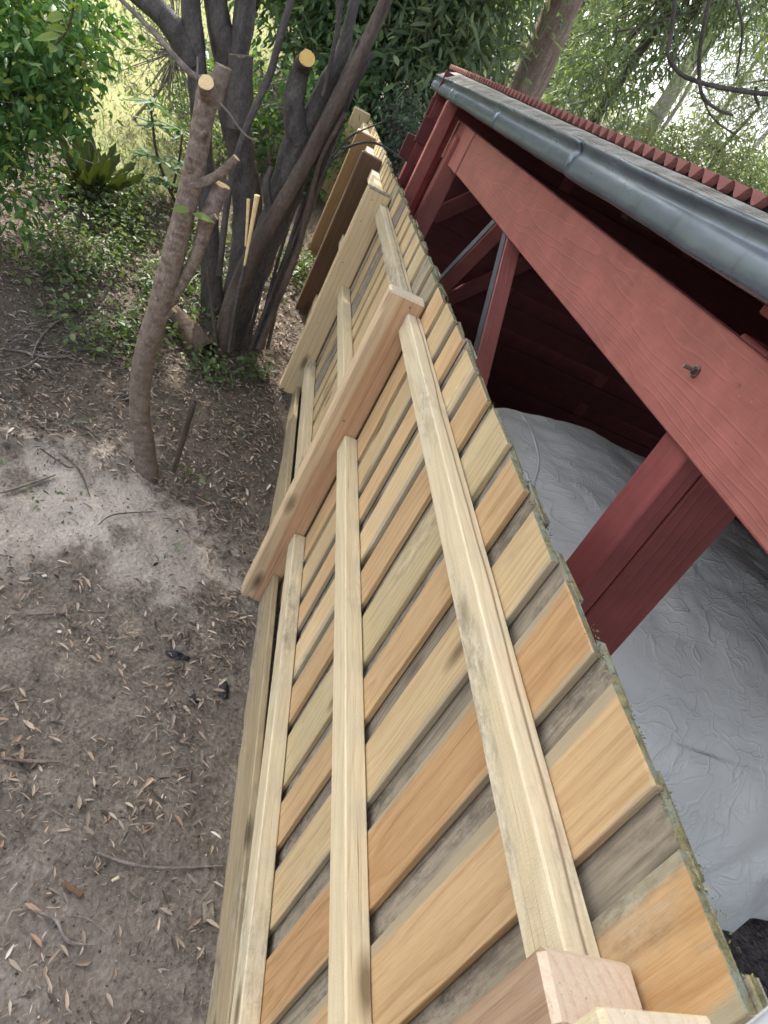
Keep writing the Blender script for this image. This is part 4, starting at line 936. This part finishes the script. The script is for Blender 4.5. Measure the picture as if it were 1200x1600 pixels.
# bigger fallen leaves one by one
lm = []
for i in range(8):
    V, F = leaves_np(np.array([(0, 0, 0.0)]), np.array([(1.0, random.uniform(-.1, .1), random.uniform(-.05, .25))]), np.array([(random.uniform(-.3, .3), random.uniform(-.5, .5), 1.0)]), np.array([random.uniform(.026, .054)]), np.array([random.uniform(.007, .016)]), random.uniform(.15, .45))
    me = mesh_np('fallen_leaf', V, F); me.materials.append(M['leaf1']); lm.append(me)
flr = empty('fallen_leaves', (0, 2, 0)); bpy.data.objects.remove(flr)
gobj = bpy.data.objects['ground']
cnt = 0
while cnt < 280:
    x, y = random.uniform(-1.4, .48), random.uniform(.6, 3.6)
    if random.random() > litter_density(x, y) * 1.2: continue
    o = bpy.data.objects.new('leaf', random.choice(lm)); COL.objects.link(o); o.parent = gobj
    o.location = (x, y, gz(x, y) + .008); o.rotation_euler = (random.uniform(-.3, .3), random.uniform(-.3, .3), random.uniform(0, 6.28)); cnt += 1
# green ground cover and weeds
def cover_density(x, y):
    d = 0.0
    for (px, py, r) in ((235, 360, .75), (180, 330, .6), (220, 440, .6), (300, 420, .4), (130, 420, .5), (170, 520, .4), (450, 430, .5), (330, 580, .18), (380, 600, .16), (400, 590, .14), (285, 750, .12)):
        c0 = GC[(px, py)]; e = math.hypot(x - c0.x, y - c0.y) / r
        d = max(d, 1 - e)
    return max(0, d) * (1.2 if mnoise.noise(Vector((x * 3, y * 3, 2))) > -.15 else .15)
GC = {(px, py): at_ground(px, py)[0] for (px, py, r) in ((235, 360, .75), (180, 330, .6), (220, 440, .6), (300, 420, .4), (130, 420, .5), (170, 520, .4), (450, 430, .5), (330, 580, .18), (380, 600, .16), (400, 590, .14), (285, 750, .12))}
V, F = scatter_leaves(17000, (-2.6, .6, 2.6, 6.4), cover_density, .022, .055, .5, .13, .9)
tag(link('ground_cover', mesh_np('ground_cover', V, F), M['lf_cover']), 'leafy green ground cover creeping under the trees', 'ground cover', kind='stuff')
V, F = scatter_leaves(3800, (-1.8, .4, 1.9, 5.2), lambda x, y: .9 * max(0, mnoise.noise(Vector((x * 2.5, y * 2.5, 9))) - .05) * min(1, max(0, (y - 2.0) / .8)), .012, .045, .4, .05, .6)
tag(link('scattered_weeds', mesh_np('scattered_weeds', V, F), M['lf_cover']), 'scattered small green weeds among the leaf litter', 'weeds', kind='stuff')
# grass blades on the lawn
n = 15000; X = rng.uniform(-5, -.4, n); Yy = 5.6 + 8 * rng.uniform(0, 1, n) ** 1.6
Z = np.array([lawn_z(a, b) for a, b in zip(X, Yy)]); C = np.stack([X, Yy, Z - .005], 1); D = rng.normal(size=(n, 3)) * .5; D[:, 2] = 1
V, F = leaves_np(C, D, rand_dirs(n), rng.uniform(.025, .06, n), rng.uniform(.005, .010, n), .1)
tag(link('lawn_grass', mesh_np('lawn_grass', V, F), M['lf_grass']), 'pale dry grass of the sunlit lawn', 'grass', kind='stuff')
# sticks and scraps
def stick(pxs, r, label, mat='bark_twig', cat='stick', lift=.012, group=None):
    P = [at_ground(*q)[0] + Vector((0, 0, lift)) for q in pxs]
    P = [Vector((p.x, p.y, gz(p.x, p.y) + lift)) for p in P]
    o = tube('fallen_stick', P, [r * .6] + [r] * (len(P) - 2) + [r * .5], M[mat], None, 6, .15); tag(o, label, cat, group)
stick([(140, 1333), (190, 1352), (250, 1362), (345, 1358)], .0045, 'long straight twig on the dark soil near the brown wood chip')
stick([(50, 1425), (85, 1440), (105, 1475), (150, 1480)], .005, 'crooked thick twig lying in the lower left corner')
stick([(100, 1435), (135, 1440), (165, 1462)], .003, 'short thin twig beside the crooked one')
stick([(0, 1190), (45, 1191), (92, 1193)], .006, 'straight pale stick at the left edge', 'bark_light')
stick([(40, 965), (75, 962), (110, 958)], .006, 'short grey stick in the leaf litter at left')
stick([(90, 715), (120, 745), (138, 785)], .005, 'bent brown stick on the sandy patch', 'bark_brown')
stick([(60, 710), (100, 735), (112, 740)], .004, 'thin stick crossing the bent one on the sand', 'bark_brown')
stick([(0, 775), (40, 762), (85, 748)], .006, 'stick at the left edge of the sandy patch', 'bark_twig')
stick([(150, 830), (175, 815), (240, 808)], .003, 'thin dark twig across the sandy patch', 'bark_dark')
stick([(50, 560), (60, 535), (85, 510), (110, 500)], .006, 'curved grey twig in the heap of dead twigs', 'bark_twig')
stick([(0, 545), (40, 550), (80, 560), (120, 555)], .006, 'long grey twig along the heap of dead twigs', 'bark_twig')
stick([(0, 580), (40, 575), (70, 548)], .005, 'grey twig at the lower edge of the dead twig heap', 'bark_twig')
for i in range(14):
    x0, y0 = random.uniform(0, 110), random.uniform(520, 580); a = random.uniform(-.9, .5)
    stick([(x0, y0), (x0 + 22 * math.cos(a), y0 + 18 * math.sin(a)), (x0 + 46 * math.cos(a + .3), y0 + 40 * math.sin(a + .3))], .003, 'thin grey twig in the heap of dead twigs at the left edge', group='dead twig heap')
def chip(name, px, py, sx, sy, rot, mat, label, cat, th=.012):
    p = at_ground(px, py)[0]; me = timber_mesh(sx, sy, th, .002, False, 0, int(px)).copy(); me.materials.clear(); me.materials.append(M[mat])
    o = bpy.data.objects.new(name, me); COL.objects.link(o); o.location = (p.x, p.y, gz(p.x, p.y) + .004); o.rotation_euler = (.06, -.05, rot); tag(o, label, cat)
chip('wood_offcut', 324, 1428, .030, .052, .25, 'paling_grey', 'brown square wood offcut lying by the foot of the fence', 'offcut')
chip('wood_chip', 112, 1392, .06, .016, -.4, 'post_brown', 'flat brown bark chip on the dark soil', 'chip', .007)
chip('wood_chip', 178, 1378, .022, .008, .7, 'end_pale', 'small pale fresh wood chip on the dark soil', 'chip', .004)
chip('wood_chip', 70, 898, .016, .012, .7, 'piping', 'small white fragment in the leaf litter', 'fragment', .006)
chip('wood_chip', 92, 990, .014, .010, .2, 'piping', 'tiny white fragment beside the grey stick', 'fragment', .006)
def scrap(px, py, rx, ry, label, seed):
    p = at_ground(px, py)[0]; V, F = [], []; nu, nv = 12, 8
    for j in range(nv + 1):
        for i in range(nu):
            a = 2 * math.pi * i / nu; r = j / nv; n_ = mnoise.noise(Vector((math.cos(a) * 2 + seed, math.sin(a) * 2, r * 2)))
            x = p.x + rx * r * math.cos(a) * (1 + .7 * n_); y = p.y + ry * r * math.sin(a) * (1 + .6 * n_)
            V.append((x, y, gz(x, y) + .004 + .02 * (1 - r) * (1 + n_) + .006 * mnoise.noise(Vector((x * 60, y * 60, seed)))))
    F = [(j * nu + i, j * nu + (i + 1) % nu, (j + 1) * nu + (i + 1) % nu, (j + 1) * nu + i) for j in range(nv) for i in range(nu)]
    o = link('plastic_scrap', mesh_np('plastic_scrap', V, F, True), M['plastic']); tag(o, label, 'scrap')
scrap(277, 1025, .045, .016, 'thin black plastic scrap on the dark soil', 1)
scrap(350, 1080, .022, .040, 'ragged black plastic scrap closest to the fence', 4)
scrap(205, 625, .05, .04, 'black plastic lump just behind the lopped tree trunk', 7)
scrap(302, 1095, .02, .014, 'small black crumb of plastic between the two larger scraps', 9)
